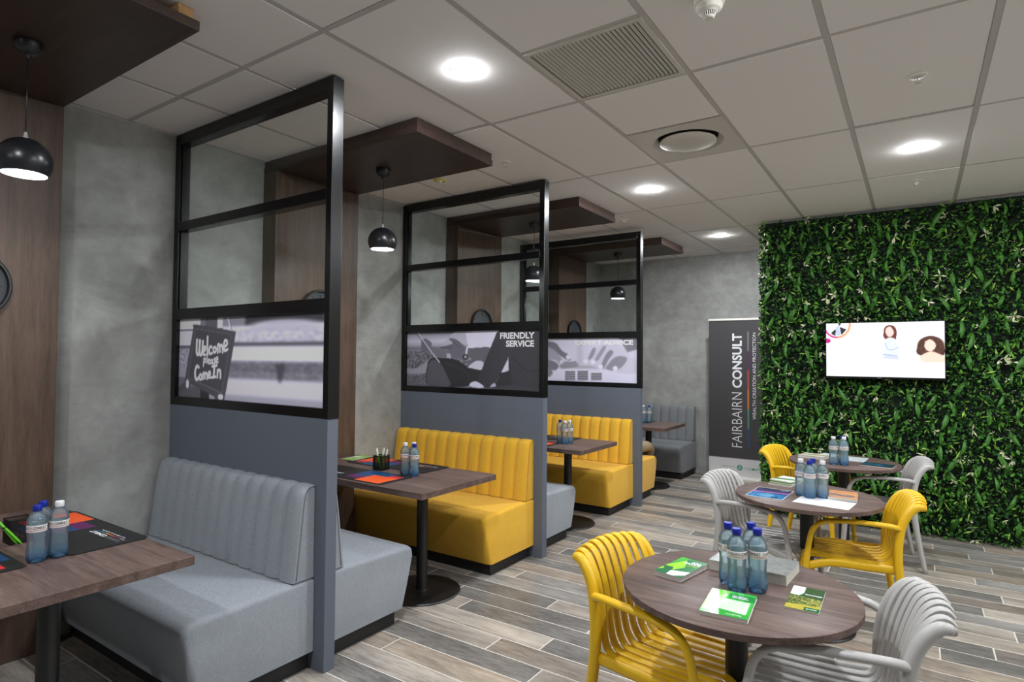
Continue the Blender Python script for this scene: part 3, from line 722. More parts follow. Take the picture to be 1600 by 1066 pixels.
# ------------------------------------------------------------------ booth tables
def make_booth_table():
    t = thing('booth_table', '-', 'table')
    obj('tabletop', B(-.695, .695, -.372, .372, .712, .75, bev=.003), M['table'], t)
    obj('column', lathe(bmesh.new(), [(.06, .014), (.042, .02), (.037, .04), (.037, .70)], 28), M['base'], t, math.radians(40), loc=(.36, 0, 0))
    obj('base_disc', lathe(bmesh.new(), [(.262, 0), (.265, .006), (.258, .012), (.06, .016)], 56), M['base'], t, math.radians(30), loc=(.35, 0, 0))
    obj('mounting_plate', B(.16, .56, -.17, .17, .70, .712), M['base'], t)
    return t
bt = make_booth_table(); TXc = (PX-2.40)/2
TY = [.922, 2.993, 5.0, 7.05]
for i, y in enumerate(TY):
    place(bt, i == 0, (TXc, y, 0), 0, ['brown booth table in front of the grey sofa, left foreground', 'brown booth table between grey and yellow sofas with pen cup', 'brown booth table in the third booth, bottles near its end', 'farthest brown booth table beside the dark grey sofa'][i], 'brown booth tables')

# ------------------------------------------------------------------ desk mats
def make_mat():
    W, H = .78, .30; a = Art(157, 61, (22, 22, 24)); f = lambda x0, x1, y0, y1: [(x0/W, 1-y1/H), (x1/W, 1-y1/H), (x1/W, 1-y0/H), (x0/W, 1-y0/H)]
    a.poly(f(.38, .53, .06, .15), (92, 24, 84)); a.poly(f(.62, .745, .16, .245), (196, 40, 50)); a.poly(f(.385, .64, .13, .292), (8, 66, 112)); a.poly(f(.52, .745, .012, .19), (238, 88, 28))
    cs = [(150, 150, 154), (140, 40, 100), (214, 84, 60), (236, 150, 70), (70, 150, 140), (30, 90, 140)]
    for k, c in enumerate(cs): a.poly(f(.04+k*.045, .04+(k+1)*.045, .078, .086), c)
    t = thing('desk_mat', '-', 'desk mat', group='black printed desk mats')
    bm = bmesh.new(); bmesh.ops.create_cube(bm, size=1)
    for v in bm.verts: v.co = Vector((v.co.x*W, v.co.y*H, (v.co.z+.5)*.003))
    es = [e for e in bm.edges if abs((e.verts[0].co-e.verts[1].co).z) > .001]
    bmesh.ops.bevel(bm, geom=es, offset=.018, segments=4, affect='EDGES'); obj('mat_body', bm, M['mat_black'], t)
    p = obj('printed_face', art_mesh('printed_face', a, W-.012, H-.012), M['print'], t, loc=(0, 0, .0034))
    obj('lettering', text_mesh('FAIRBAIRN', w=.12, h=.020, center=(-.29, -.045), bold=-.005), M['grey_ink'], p, loc=(0, 0, .0002))
    obj('lettering', text_mesh('CONSULT', w=.14, h=.020, center=(-.15, -.045), bold=.03), M['white_ink'], p, loc=(0, 0, .0002))
    obj('lettering', text_mesh('WEALTH CREATION AND PROTECTION', w=.22, h=.008, center=(-.21, -.082)), M['white_ink'], p, loc=(0, 0, .0002))
    return t
dm = make_mat(); first = True
mats = [(-3.17, 1.15, PI, 'black desk mat with orange square beside the bottles, nearest booth table'), (-3.16, .715, 0, 'black desk mat corner at the left edge, nearest booth table'),
        (-3.20, 3.222, PI, 'black desk mat under the green leaflet on the second booth table'), (-3.16, 2.80, 0, 'black desk mat with orange square by the aisle on the second booth table'),
        (-3.16, 5.225, PI, 'black desk mat on the sofa side of the third booth table'), (-3.16, 4.81, 0, 'black desk mat with orange square on the third booth table'),
        (-3.16, 7.27, PI, 'black desk mat near the wall sofa on the farthest booth table'), (-3.16, 6.84, 0, 'black desk mat hidden by the partition on the farthest booth table')]
for x, y, r, lb in mats: place(dm, first, (x, y, .7502), r, lb); first = False

# ------------------------------------------------------------------ round tables
def make_round():
    t = thing('round_table', '-', 'table')
    obj('tabletop', lathe(bmesh.new(), [(.389, .7255), (.393, .7275), (.393, .748), (.390, .75)], 96), M['table'], t, math.radians(40))
    obj('column', lathe(bmesh.new(), [(.06, .014), (.042, .02), (.038, .04), (.038, .7135)], 28), M['base'], t, math.radians(40))
    obj('base_disc', lathe(bmesh.new(), [(.247, 0), (.25, .006), (.243, .012), (.06, .016)], 56), M['base'], t, math.radians(30))
    obj('mounting_plate', B(-.16, .16, -.16, .16, .7135, .7255), M['base'], t)
    return t
rt = make_round(); RT = [(-.535, 2.221), (-.545, 3.933), (-.487, 5.434)]
for i, (x, y) in enumerate(RT):
    place(rt, i == 0, (x, y, 0), 0, ['round brown cafe table in the foreground with green booklets', 'round brown cafe table in the middle with white paper', 'round brown cafe table farthest, against the green wall'][i], 'round cafe tables')

# ------------------------------------------------------------------ slatted armchairs
def make_chair(mt):
    t = thing('slatted_armchair', '-', 'chair')
    P = [(.205, .335), (.238, .348), (.262, .382), (.254, .426), (.215, .448), (.12, .446), (0, .438), (-.11, .434), (-.160, .440), (-.186, .470), (-.198, .53), (-.210, .62), (-.232, .70), (-.262, .760), (-.292, .788), (-.318, .790), (-.334, .774)]
    NS = 8
    for k in range(NS):
        s = (k-(NS-1)/2)/((NS-1)/2)          # -1..1
        pts = []
        for j, (x, z) in enumerate(P):
            wdt = .172 if j < 10 else .172-.008*(j-10)/6
            cup = -.018*(1-s*s)*min(1, max(0, (j-8)/3))       # back is hollow in the middle
            sag = -.005*(1-s*s) if 4 < j < 9 else 0
            crown = .014*(1-s*s) if j >= 13 else 0
            pts.append((x+cup, s*wdt, z+sag+crown))
        rr = [(.0175, .0085)]*10+[(.0170, .0095)]*7
        obj('slat', sweep(bmesh.new(), pts, rr, 8, sub=3, power=.8), mt, t, math.radians(60))
    for s in (-1, 1):
        obj('back_post', sweep(bmesh.new(), [(-.268, s*.232, 0), (-.232, s*.228, .2), (-.205, s*.222, .40), (-.200, s*.218, .52), (-.210, s*.212, .62), (-.230, s*.205, .69), (-.260, s*.200, .742), (-.294, s*.196, .770), (-.324, s*.190, .768)],
            [.0155, .0185, .022, .022, .0215, .0215, .022, .0205, .016], 12, sub=4), mt, t, True)
        obj('armrest', sweep(bmesh.new(), [(-.214, s*.212, .648), (-.17, s*.238, .665), (-.06, s*.262, .677), (.07, s*.272, .677), (.160, s*.272, .662), (.208, s*.270, .615), (.227, s*.266, .54), (.238, s*.260, .45), (.246, s*.252, .37)],
            [.015, (.018, .015), (.020, .013), (.020, .013), (.018, .013), (.016, .014), (.015, .015), (.015, .016), (.017, .017)], 12, sub=4), mt, t, True)
        obj('leg', sweep(bmesh.new(), [(.246, s*.252, .39), (.25, s*.248, .30), (.262, s*.246, .12), (.268, s*.246, 0)], [.020, .0195, .017, .0145], 12, sub=3), mt, t, True)
        obj('side_rail', sweep(bmesh.new(), [(-.205, s*.210, .430), (-.05, s*.208, .428), (.12, s*.214, .430), (.245, s*.240, .400)], (.016, .023), 10, sub=3, power=.8), mt, t, True)
    obj('top_rail', sweep(bmesh.new(), [(-.325, -.192, .764), (-.338, -.1, .772), (-.344, 0, .776), (-.338, .1, .772), (-.325, .192, .764)], (.013, .013), 10, (0, 0, 1), 4), mt, t, True)
    obj('front_rail', sweep(bmesh.new(), [(.205, -.23, .332), (.205, 0, .326), (.205, .23, .332)], .011, 8, (0, 0, 1), 3), mt, t, True)
    obj('rear_rail', sweep(bmesh.new(), [(-.172, -.215, .418), (-.176, 0, .41), (-.172, .215, .418)], .012, 8, (0, 0, 1), 3), mt, t, True)
    return t
cy_, cg_ = make_chair(M['ch_yellow']), make_chair(M['ch_grey'])
R_ = math.radians
CH = [(cy_, True, -.765, 2.235, -12, 'yellow slatted armchair at the left of the foreground round table'), (cg_, True, -.275, 2.30, 191, 'grey slatted armchair at the right of the foreground round table'),
      (cg_, False, -.800, 4.03, -10, 'grey slatted armchair at the left of the middle round table'), (cy_, False, -.325, 4.00, 190, 'yellow slatted armchair at the right of the middle round table'),
      (cy_, False, -.747, 5.53, -12, 'yellow slatted armchair beside the farthest round table and banner'), (cg_, False, -.262, 5.52, 190, 'grey slatted armchair at the far right by the green wall')]
for src, fst, x, y, a, lb in CH: place(src, fst, (x, y, 0), R_(a), lb, 'slatted armchairs around the round tables')

# ------------------------------------------------------------------ water bottles
def bent_text(me, r, z):
    v = np.empty(len(me.vertices)*3, 'f'); me.vertices.foreach_get('co', v); v = v.reshape(-1, 3).copy()
    a = v[:, 0]/r; zz = v[:, 1].copy()
    v[:, 0] = r*np.sin(a); v[:, 1] = -r*np.cos(a); v[:, 2] = z+zz; me.vertices.foreach_set('co', v.ravel()); me.update(); return me
def subdivided_text(*a, **k):
    me = text_mesh(*a, **k); bm = bmesh.new(); bm.from_mesh(me)
    bmesh.ops.subdivide_edges(bm, edges=[e for e in bm.edges if e.calc_length() > .003], cuts=2); bmesh.ops.triangulate(bm, faces=bm.faces[:]); bm.to_mesh(me); bm.free(); return me
def make_bottle(cap):
    t = thing('water_bottle', '-', 'bottle')
    def mod(a, z):
        if z < .045: return 1-.07*(1-z/.045)*(.5-.5*math.cos(5*a))
        if .055 < z < .105: return 1-.02*math.cos(6*a+60*z)
        return 1
    pr = [(.006, .007), (.018, .004), (.025, .0005), (.0295, .004), (.0325, .014), (.0332, .028), (.0325, .042), (.0308, .050), (.0316, .054), (.0298, .060), (.0306, .065), (.0288, .071), (.0297, .076), (.0287, .082), (.0298, .088), (.0293, .094), (.0306, .100), (.0316, .108), (.0322, .116), (.0322, .144), (.0325, .150), (.0318, .160), (.0288, .171), (.0235, .181), (.0172, .188), (.0138, .191), (.0135, .196)]
    obj('bottle_body', lathe(bmesh.new(), pr, 40, True, True, mod), M['bottle'], t, True)
    lm = lathe(bmesh.new(), [(.0325, .117), (.0327, .1175), (.0327, .1425), (.0325, .143)], 40, False, False); lb = obj('bottle_label', lm, M['label'], t, True)
    for k in range(2):
        a = bent_text(subdivided_text('FAIRBAIRN', w=.047, h=.0105, center=(-.026, 0)), .0330, .1340); b = bent_text(subdivided_text('CONSULT', w=.044, h=.0105, bold=.03, center=(.023, 0)), .0330, .1340)
        for me in (a, b): me.transform(Matrix.Rotation(k*PI, 4, 'Z')); obj('lettering', me, M['label_ink'], lb)
    obj('label_stripe', lathe(bmesh.new(), [(.0330, .1235), (.0330, .1250)], 40, False, False), M['red_ink'], lb)
    bm = lathe(bmesh.new(), [(.0145, .194), (.0152, .196), (.0152, .212), (.0140, .215), (.003, .2152)], 36, True, True, lambda a, z: 1+.02*math.cos(18*a))
    obj('cap', bm, cap, t, math.radians(50)); return t
bb, bw = make_bottle(M['cap_blue']), make_bottle(M['cap_white'])
g1, g2, g3, g4, g5, g6, g7 = ('bottles on the '+s for s in ('foreground round table', 'middle round table', 'farthest round table', 'nearest booth table', 'second booth table', 'third booth table', 'farthest booth table'))
BT = [(0, -.522, 2.172, 35, 'blue capped water bottle, front left of four on the foreground round table', g1), (0, -.462, 2.212, -50, 'blue capped water bottle, front right of four on the foreground round table', g1),
      (0, -.566, 2.232, 80, 'blue capped water bottle, back left of four on the foreground round table', g1), (0, -.497, 2.278, 10, 'blue capped water bottle, back right of four on the foreground round table', g1),
      (1, -.574, 3.915, 30, 'white capped water bottle, left one on the middle round table', g2), (0, -.520, 3.868, 60, 'blue capped water bottle in front on the middle round table', g2),
      (0, -.514, 3.960, 0, 'blue capped water bottle at the back on the middle round table', g2), (1, -.458, 3.912, -30, 'white capped water bottle, right one on the middle round table', g2),
      (1, -.534, 5.21, 20, 'white capped water bottle, left of pair on the farthest round table', g3), (1, -.464, 5.222, 50, 'white capped water bottle, right of pair on the farthest round table', g3), (0, -.478, 5.296, 0, 'blue capped water bottle behind the white capped pair, farthest round table', g3),
      (0, -2.822, .905, 48, 'blue capped water bottle in front on the nearest booth table', g4), (0, -2.884, .944, 20, 'blue capped water bottle at the back on the nearest booth table', g4), (1, -2.815, .975, 40, 'white capped water bottle on the nearest booth table', g4),
      (1, -2.875, 2.970, 20, 'white capped water bottle, left one on the second booth table', g5), (0, -2.806, 2.986, 40, 'blue capped water bottle on the second booth table', g5), (1, -2.862, 3.040, 0, 'white capped water bottle at the back on the second booth table', g5),
      (0, -2.795, 4.955, 20, 'blue capped water bottle, left of three on the third booth table', g6), (1, -2.728, 4.925, 50, 'white capped water bottle, middle of three on the third booth table', g6), (1, -2.715, 4.996, 0, 'white capped water bottle, right of three on the third booth table', g6),
      (1, -2.83, 7.13, 20, 'white capped water bottle on the farthest booth table', g7), (0, -2.77, 7.165, 30, 'blue capped water bottle on the farthest booth table', g7)]
seen = set()
for k, x, y, r, lb, g in BT:
    z = .7502
    for mx_, my_, mr_, _ in mats:
        if abs(x-mx_) < .42 and abs(y-my_) < .175: z = .7542
    place((bb, bw)[k], k not in seen, (x, y, z), R_(r), lb, g); seen.add(k)

# ------------------------------------------------------------------ printed matter
def booklet(name, label, cat, corners, z, h, art, texts=(), cover=None, group=None, edge='page'):
    """corners: front-left, front-right, back-right, back-left on the table, seen from the camera"""
    P = [Vector((*c, 0)) for c in corners]; c0 = sum(P, Vector())/4
    ex = ((P[1]-P[0])+(P[2]-P[3]))/2; W = ex.length; H = (((P[3]-P[0])+(P[2]-P[1]))/2).length; rz = math.atan2(ex.y, ex.x)
    t = thing(name, label, cat, (c0.x, c0.y, z), rz, group)
    obj('pages', B(-W/2+.001, W/2-.001, -H/2+.001, H/2-.001, .0006, h-.0006), M[edge], t)
    obj('back_cover', B(-W/2, W/2, -H/2, H/2, 0, .0007), cover or M['paper'], t)
    cv = obj('front_cover', art_mesh('front_cover', art, W, H), M['gloss_print'], t, loc=(0, 0, h+.0002))
    for body, w_, h_, cx, cy, b, mt in texts: obj('lettering', text_mesh(body, w=w_*W, h=h_*H, bold=b, center=(cx*W, cy*H)), M[mt], cv, loc=(0, 0, .0002))
    return t
A = Art(60, 90, (20, 120, 62)); A.poly([(0, .0), (.35, 0), (.1, .35), (0, .42)], (60, 170, 50)); A.poly([(.0, .55), (.32, .12), (.62, .5), (.28, .92), (.0, .6)], (150, 212, 40)); A.poly([(0, .62), (.3, .6), (.5, .85), (.4, 1), (0, 1)], (18, 104, 56))
A.poly([(0, .68), (.12, .75), (0, .88)], (150, 212, 40)); A.poly([(.4, .78), (1, .66), (1, .84), (.7, 1), (.45, 1)], (238, 240, 236))
booklet('booklet', 'thick green booklet with white corner, left side of the foreground round table', 'booklet', [(-.793, 2.155), (-.685, 2.135), (-.690, 2.345), (-.795, 2.365)], .7502, .016, A,
        [('BURSA', .34, .08, .25, .33, .03, 'white_ink'), ('GRADUATES', .62, .08, .15, .24, .03, 'white_ink'), ('COVERED', .38, .06, .25, .13, .03, 'lime_ink'), ('OLD MUTUAL', .3, .03, .2, -.34, 0, 'grey_ink')])
A = Art(60, 90, (62, 176, 66)); A.poly([(0, 0), (.45, 0), (.3, .5), (0, .9)], (128, 214, 78), 1, 4); A.poly([(.1, .35), (.42, .1), (.3, .8), (.05, .9)], (196, 232, 180), .8, 4); A.poly([(.42, .1), (1, .1), (1, .33), (.5, .3)], (24, 128, 50), .9, 3); A.poly([(.3, .7), (1, .85), (1, 1), (.3, 1)], (46, 156, 54), .8, 3); A.poly([(.30, .34), (.92, .36), (.92, .84), (.30, .76)], (222, 238, 216), .95, 1)
booklet('booklet', 'bright green folded booklet with white text box at the front of the foreground table', 'booklet', [(-.582, 1.905), (-.440, 1.925), (-.437, 2.128), (-.582, 2.125)], .7502, .011, A,
        [('Old Mutual', .32, .05, .16, .32, .03, 'white_ink'), ('Wellness', .36, .05, .18, .26, .03, 'white_ink')]+[('Savings and protection for members', .5, .03, .11, .10-.07*k, 0, 'grey_ink') for k in range(6)]+[('OLD MUTUAL', .32, .035, .2, -.42, .01, 'white_ink')])
A = Art(60, 90, (64, 92, 56)); A.poly([(0, 0), (.42, 0), (.45, .22), (.28, .42), (0, .4)], (224, 228, 226), 1, 3); A.poly([(.4, 0), (1, 0), (1, .5), (.4, .4)], (58, 84, 50), 1, 2); A.poly([(0, .42), (1, .5), (1, .7), (0, .62)], (120, 134, 76), 1, 2)
A.speck((A.v > .45).astype(float), 2, (60, 74, 36), (196, 184, 96), .7); A.poly([(0, .82), (1, .74), (1, 1), (0, 1)], (196, 178, 66), .8, 2); A.poly([(.55, .86), (1, .86), (1, .99), (.55, .99)], (24, 96, 52))
booklet('leaflet', 'small square leaflet with green and yellow field picture, foreground round table', 'leaflet', [(-.364, 2.118), (-.262, 2.112), (-.264, 2.335), (-.362, 2.325)], .7502, .005, A, [('WEALTH & RETIREMENT', .52, .05, .2, .17, .02, 'white_ink'), ('OLD MUTUAL', .32, .04, .27, -.43, .01, 'white_ink')])
A = Art(90, 60, (142, 144, 142)); A.speck(np.ones((60, 90)), 6, (112, 113, 113), (136, 137, 136), .6); A.ell(.1, .5, .06, .12, (200, 220, 200), .7, .6)
booklet('presentation_box', 'thick silver grey book behind the bottles on the foreground round table', 'book', [(-.664, 2.332), (-.386, 2.318), (-.374, 2.505), (-.650, 2.530)], .7502, .036, A, cover=M['silver'])
A = Art(110, 80, (52, 58, 110)); A.put(np.clip((.35-A.v)/.3, 0, 1), (60, 50, 74)); A.poly([(0, .42), (1, .34), (1, .44), (0, .52)], (186, 110, 176), 1, 3); A.poly([(0, .56), (1, .5), (1, .98), (0, .98)], (30, 96, 170), 1, 2); A.ell(.5, .74, .2, .16, (190, 226, 244), .95, .6); A.ell(.75, .88, .1, .08, (24, 22, 40)); A.speck((A.v > .55).astype(float), 1, (18, 56, 120), (90, 190, 225), .6)
for e in ([(0, 0), (1, 0), (1, .03), (0, .03)], [(0, .97), (1, .97), (1, 1), (0, 1)], [(0, 0), (.02, 0), (.02, 1), (0, 1)], [(.98, 0), (1, 0), (1, 1), (.98, 1)]): A.poly(e, (235, 235, 240))
booklet('photo_sheet', 'glossy sheet with a purple and blue night picture and white border', 'leaflet', [(-.842, 3.719), (-.641, 3.705), (-.624, 4.000), (-.831, 4.009)], .7502, .0016, A, [('JOIN US', .22, .05, .28, .36, .02, 'white_ink')])
A = Art(20, 20, (238, 238, 244))
booklet('paper_sheet', 'blank white paper sheet at the front of the middle round table', 'paper', [(-.594, 3.700), (-.303, 3.671), (-.288, 3.868), (-.559, 3.905)], .7502, .0012, A, edge='paper')
A = Art(70, 70, (206, 142, 86)); A.ell(.62, .5, .42, .32, (168, 84, 44)); A.ell(.62, .5, .38, .27, (212, 150, 92)); A.ell(.62, .6, .3, .16, (190, 116, 66)); A.blob([(0, .5), (.3, .52), (.55, .6), (.86, .55), (.88, .68), (.6, .74), (.3, .68), (0, .62)], (44, 104, 132)); A.poly([(0, .9), (1, .9), (1, 1), (0, 1)], (196, 150, 110))
booklet('paperback_book', 'brown and orange paperback with a blue swirl, middle round table', 'book', [(-.437, 3.885), (-.286, 3.905), (-.292, 4.105), (-.434, 4.11)], .7502, .016, A)
def leafy(): 
    A = Art(50, 70, (54, 96, 30)); A.speck(np.ones((70, 50)), 1, (30, 50, 24), (120, 150, 60), .7); A.poly([(0, 0), (1, 0), (1, .3), (0, .35)], (196, 214, 60), 1, 1); return A
booklet('booklet', 'lowest dark green booklet in the stack behind the photo sheet', 'booklet', [(-.790, 4.13), (-.655, 4.105), (-.630, 4.32), (-.765, 4.345)], .7502, .011, leafy())
booklet('booklet', 'yellow green booklet lying in the middle of the stack, middle round table', 'booklet', [(-.782, 4.15), (-.648, 4.12), (-.622, 4.33), (-.757, 4.36)], .7616, .006, leafy())
A = Art(40, 60, (226, 230, 222)); A.poly([(0, .5), (1, .35), (1, .6), (0, .8)], (70, 110, 60), .8, 2)
booklet('booklet', 'pale leaflet on top of the green booklet stack, middle round table', 'booklet', [(-.790, 4.20), (-.660, 4.16), (-.628, 4.34), (-.758, 4.38)], .768, .004, A)
A = Art(40, 60, (214, 214, 200)); A.poly([(0, .3), (1, .2), (1, .6), (0, .7)], (170, 150, 110), .8, 2)
booklet('booklet', 'pale booklet stack at the left of the farthest round table', 'booklet', [(-.815, 5.44), (-.62, 5.40), (-.60, 5.56), (-.79, 5.60)], .7502, .02, A)
A = Art(20, 20, (206, 216, 220))
booklet('paper_sheet', 'pale blue folded sheet behind the booklets on the farthest round table', 'paper', [(-.72, 5.64), (-.58, 5.60), (-.54, 5.76), (-.66, 5.80)], .7502, .002, A, edge='paper')
booklet('paper_sheet', 'white paper sheet right of the bottles on the farthest round table', 'paper', [(-.47, 5.46), (-.345, 5.47), (-.33, 5.70), (-.50, 5.73)], .7502, .0015, A, edge='paper')
A = Art(80, 40, (20, 44, 62)); A.poly([(0, .3), (.6, .25), (.9, .6), (0, .7)], (30, 80, 112), .9, 4); A.ell(.55, .6, .1, .12, (80, 140, 170), .7, .8)
booklet('brochure', 'dark blue landscape brochure at the right of the farthest round table', 'brochure', [(-.365, 5.29), (-.152, 5.262), (-.135, 5.43), (-.345, 5.46)], .7502, .006, A)
A = Art(40, 70, (150, 206, 70)); A.poly([(0, .2), (.6, .3), (.4, .7), (0, .8)], (226, 236, 214), .9, 3); A.poly([(.2, .05), (1, .0), (1, .3)], (120, 190, 40), .9, 2); A.speck((A.v > .4).astype(float), 1, (120, 150, 90), (220, 230, 200), .3)
booklet('leaflet', 'light green leaflet across the mat corner on the second booth table', 'leaflet', [(-3.70, 3.115), (-3.575, 3.125), (-3.60, 3.355), (-3.725, 3.345)], .7542, .002, A, [('OLD MUTUAL', .6, .05, 0, .0, .02, 'grey_ink')])

# ------------------------------------------------------------------ pen cups and pens
M['mesh_black'] = mat('black_wire', C4(18, 18, 20), .4); M['pen_green'] = mat('lime_pen_plastic', C4(96, 190, 30), .3); M['pen_white'] = mat('white_pen_plastic', C4(230, 236, 226), .3)
def pen_cup(x, y, z, rz, label):
    t = thing('pen_cup', label, 'pen holder', (x, y, z), rz)
    h, s = .10, .041
    for sx, sy, rot in ((0, -s, 0), (s, 0, PI/2), (0, s, PI), (-s, 0, -PI/2)):
        bm = bmesh.new(); n = 16
        for k in range(n+1): q = -s+2*s*k/n; box(bm, q-.0009, q+.0009, -.0006, .0006, .002, h)
        for k in range(17): q = .004+(h-.006)*k/16; box(bm, -s, s, -.0006, .0006, q-.0007, q+.0007)
        obj('mesh_side', bm, M['mesh_black'], t, loc=(sx, sy, 0), rot=(0, 0, rot), kind='stuff')
    bm = bmesh.new()
    for a in ((-s-.002, s+.002, -s-.002, -s+.002), (-s-.002, s+.002, s-.002, s+.002), (-s-.002, -s+.002, -s, s), (s-.002, s+.002, -s, s)): box(bm, *a, h-.003, h+.002)
    obj('rim', bm, M['mesh_black'], t); obj('cup_floor', B(-s, s, -s, s, 0, .002), M['mesh_black'], t)
    return t
def pen(p0, p1, label, white_tip=True, grp=None):
    a, b = Vector(p0), Vector(p1); d = b-a; L = d.length
    t = thing('ballpoint_pen', label, 'pen', a, 0, grp); t.rotation_mode = 'QUATERNION'; t.rotation_quaternion = d.to_track_quat('Z', 'Y')
    obj('barrel', lathe(bmesh.new(), [(.0012, 0), (.003, .010), (.0048, .016), (.0052, .06), (.0052, L-.05)], 14), M['pen_green'], t, math.radians(40))
    obj('grip_ring', lathe(bmesh.new(), [(.0056, L-.052), (.0056, L-.048)], 14), M['base'], t)
    m_ = M['pen_white'] if white_tip else M['pen_green']
    obj('pen_top', lathe(bmesh.new(), [(.0052, L-.048), (.0054, L-.02), (.005, L-.008), (.003, L)], 14), m_, t, math.radians(40))
    obj('clip', B(.005, .0075, -.0018, .0018, L-.045, L-.006, bev=.0006, seg=1), m_, t)
pen_cup(-3.150, 3.015, .7502, R_(6), 'square black mesh pen cup holding green pens, second booth table')
gp = 'green pens standing in the mesh cup'
for k, (dx, dy, tx, ty, L) in enumerate(((-.02, 0, -.035, -.01, .15), (.01, -.012, .038, -.012, .155), (0, .012, -.008, .028, .138), (.018, .018, .03, .03, .14), (-.012, -.016, -.02, -.03, .142), (.0, 0, .012, .012, .132))):
    pen((-3.15+dx*.6, 3.015+dy*.6, .7535), (-3.15+tx, 3.015+ty, .7525+L), 'green pen with white top standing in the black mesh pen cup', True, gp)
pen_cup(-3.178, .955, .7502, R_(0), 'square black mesh pen cup at the left edge, nearest booth table')
for k in range(2):
    pen((-3.102-k*.012, .945-k*.012, .7555), (-3.150-.016*k, .868+.004*k, .868), 'bright green pen leaning against the mesh cup, nearest booth table', False, 'green pens on the nearest booth table')

# ------------------------------------------------------------------ roll-up banner
t = thing('roll_up_banner', 'grey roll-up banner with vertical lettering beside the green wall', 'banner', (-1.825, 7.93, 0))
a = Art(60, 140, (66, 64, 66)); a.put((a.v > (2.055-.30)/2.0-.0).astype(float), (214, 213, 214))
cs = [(138, 136, 140), (104, 32, 100), (206, 84, 66), (226, 138, 60), (84, 160, 140), (26, 84, 130)]
BH = 2.0; bz = lambda z: (2.055-z)/BH; bu = lambda x: (x+.425)/.85
for k, c in enumerate(cs):
    zt = 1.892-(1.892-.439)*k/6; zb = 1.892-(1.892-.439)*(k+1)/6; a.poly([(bu(.052), bz(zt)), (bu(.070), bz(zt)), (bu(.070), bz(zb)), (bu(.052), bz(zb))], c)
me = art_mesh('banner_sheet', a, .85, BH); me.transform(UP_Y); sh = obj('banner_sheet', me, M['print'], t, loc=(0, 0, 1.055))
obj('sheet_back', B(-.425, .425, .001, .002, .055, 2.055), M['paper'], t)
obj('top_rail', B(-.43, .43, -.012, .014, 2.05, 2.078, bev=.004), M['white'], t)
bm = B(-.43, .43, -.11, .09, 0, .07, bev=.018, seg=3); obj('base_cassette', bm, M['white'], t, math.radians(35))
obj('support_pole', lathe(bmesh.new(), [(.009, .05), (.009, 2.05)], 12), M['silver'], t, True, loc=(0, .025, 0))
RV = Matrix.Rotation(PI/2, 4, 'X') @ Matrix.Rotation(PI/2, 4, 'Z')
def vtext(body, z0, z1, x0, x1, bold, mt):
    me = text_mesh(body, w=z1-z0, h=x1-x0, bold=bold); me.transform(RV); obj('lettering', me, M[mt], sh, loc=((x0+x1)/2, -.001, (z0+z1)/2-1.055))
vtext('CONSULT', 1.189, 1.885, -.130, -.010, .03, 'white_ink'); vtext('FAIRBAIRN', .437, 1.131, -.134, -.012, -.012, 'white_ink'); vtext('WEALTH CREATION AND PROTECTION', .80, 1.89, .118, .158, .0, 'white_ink')
M['teal_ink'] = mat('teal_ink', C4(70, 150, 126), .5)
bm = lathe(bmesh.new(), [(.036, 0), (.03, .0003)], 32); bm.transform(UP_Y); obj('logo_disc', bm, M['teal_ink'], sh, loc=(-.040, -.001, .181-1.055))
bm = bmesh.new()
for k in range(3):
    a_ = PI/2+k*2*PI/3; vv = [bm.verts.new((math.cos(a_+q)*rr, 0, math.sin(a_+q)*rr)) for q, rr in ((0, .028), (.75, .010), (-.75, .010))]; bm.faces.new(vv)
obj('logo_mark', bm, M['paper'], sh, loc=(-.040, -.0018, .181-1.055))
me = text_mesh('A MEMBER OF THE', w=.17, h=.014); me.transform(UP_Y); obj('lettering', me, M['grey_ink'], sh, loc=(-.185, -.001, .185-1.055))
me = text_mesh('OLD', w=.085, h=.03, bold=-.01); me.transform(UP_Y); obj('lettering', me, M['teal_ink'], sh, loc=(.055, -.001, .178-1.055))
me = text_mesh('MUTUAL', w=.17, h=.03, bold=.03); me.transform(UP_Y); obj('lettering', me, M['teal_ink'], sh, loc=(.19, -.001, .176-1.055))

# ------------------------------------------------------------------ television
t = thing('television', 'flat screen television lit white, hung on the green wall', 'television', (-.252, 6.40, 1.648))
obj('tv_body', B(-.465, .465, 0, .04, -.264, .256, bev=.003), M['frame'], t); obj('wall_bracket', B(-.2, .2, .035, .15, -.15, .15), M['frame'], t)
a = Art(230, 125, (250, 250, 254)); a.put(np.clip((a.u-.75)/.25, 0, 1), (236, 238, 246), .5)
K = lambda pts: [((x-150)/1290., (y-178+(x-150)*.017)/(580+.03*(x-150))) for x, y in pts]
a.ell(.10, .02, .125, .265, (226, 60, 140), 1, .04); a.ell(.10, .02, .108, .232, (250, 248, 252), 1, .04)
m_ = ((a.u > .105)).astype(float); d = np.hypot((a.u-.1)/.117, (a.v-.02)/.249); a.put(np.clip((.072-abs(d-1))/.03+.5, 0, 1)*m_, (246, 170, 110)); 
a.poly(K([(205, 290), (268, 235), (262, 318)]), (40, 42, 50)); a.poly(K([(310, 215), (392, 245), (330, 310)]), (40, 42, 50)); a.poly(K([(262, 230), (300, 200), (325, 310), (270, 315)]), (190, 204, 230), 1); a.poly(K([(293, 175), (328, 175), (318, 205), (300, 205)]), (84, 70, 90))
a.ell(.015, .33, .028, .045, (206, 30, 140))
a.blob(K([(800, 320), (815, 230), (860, 200), (915, 210), (945, 260), (940, 340), (930, 362), (895, 345), (840, 360), (815, 345)]), (112, 56, 46)); a.blob(K([(835, 230), (880, 215), (915, 270), (905, 310), (870, 330), (840, 310), (825, 270)]), (246, 214, 206), 1, 1)
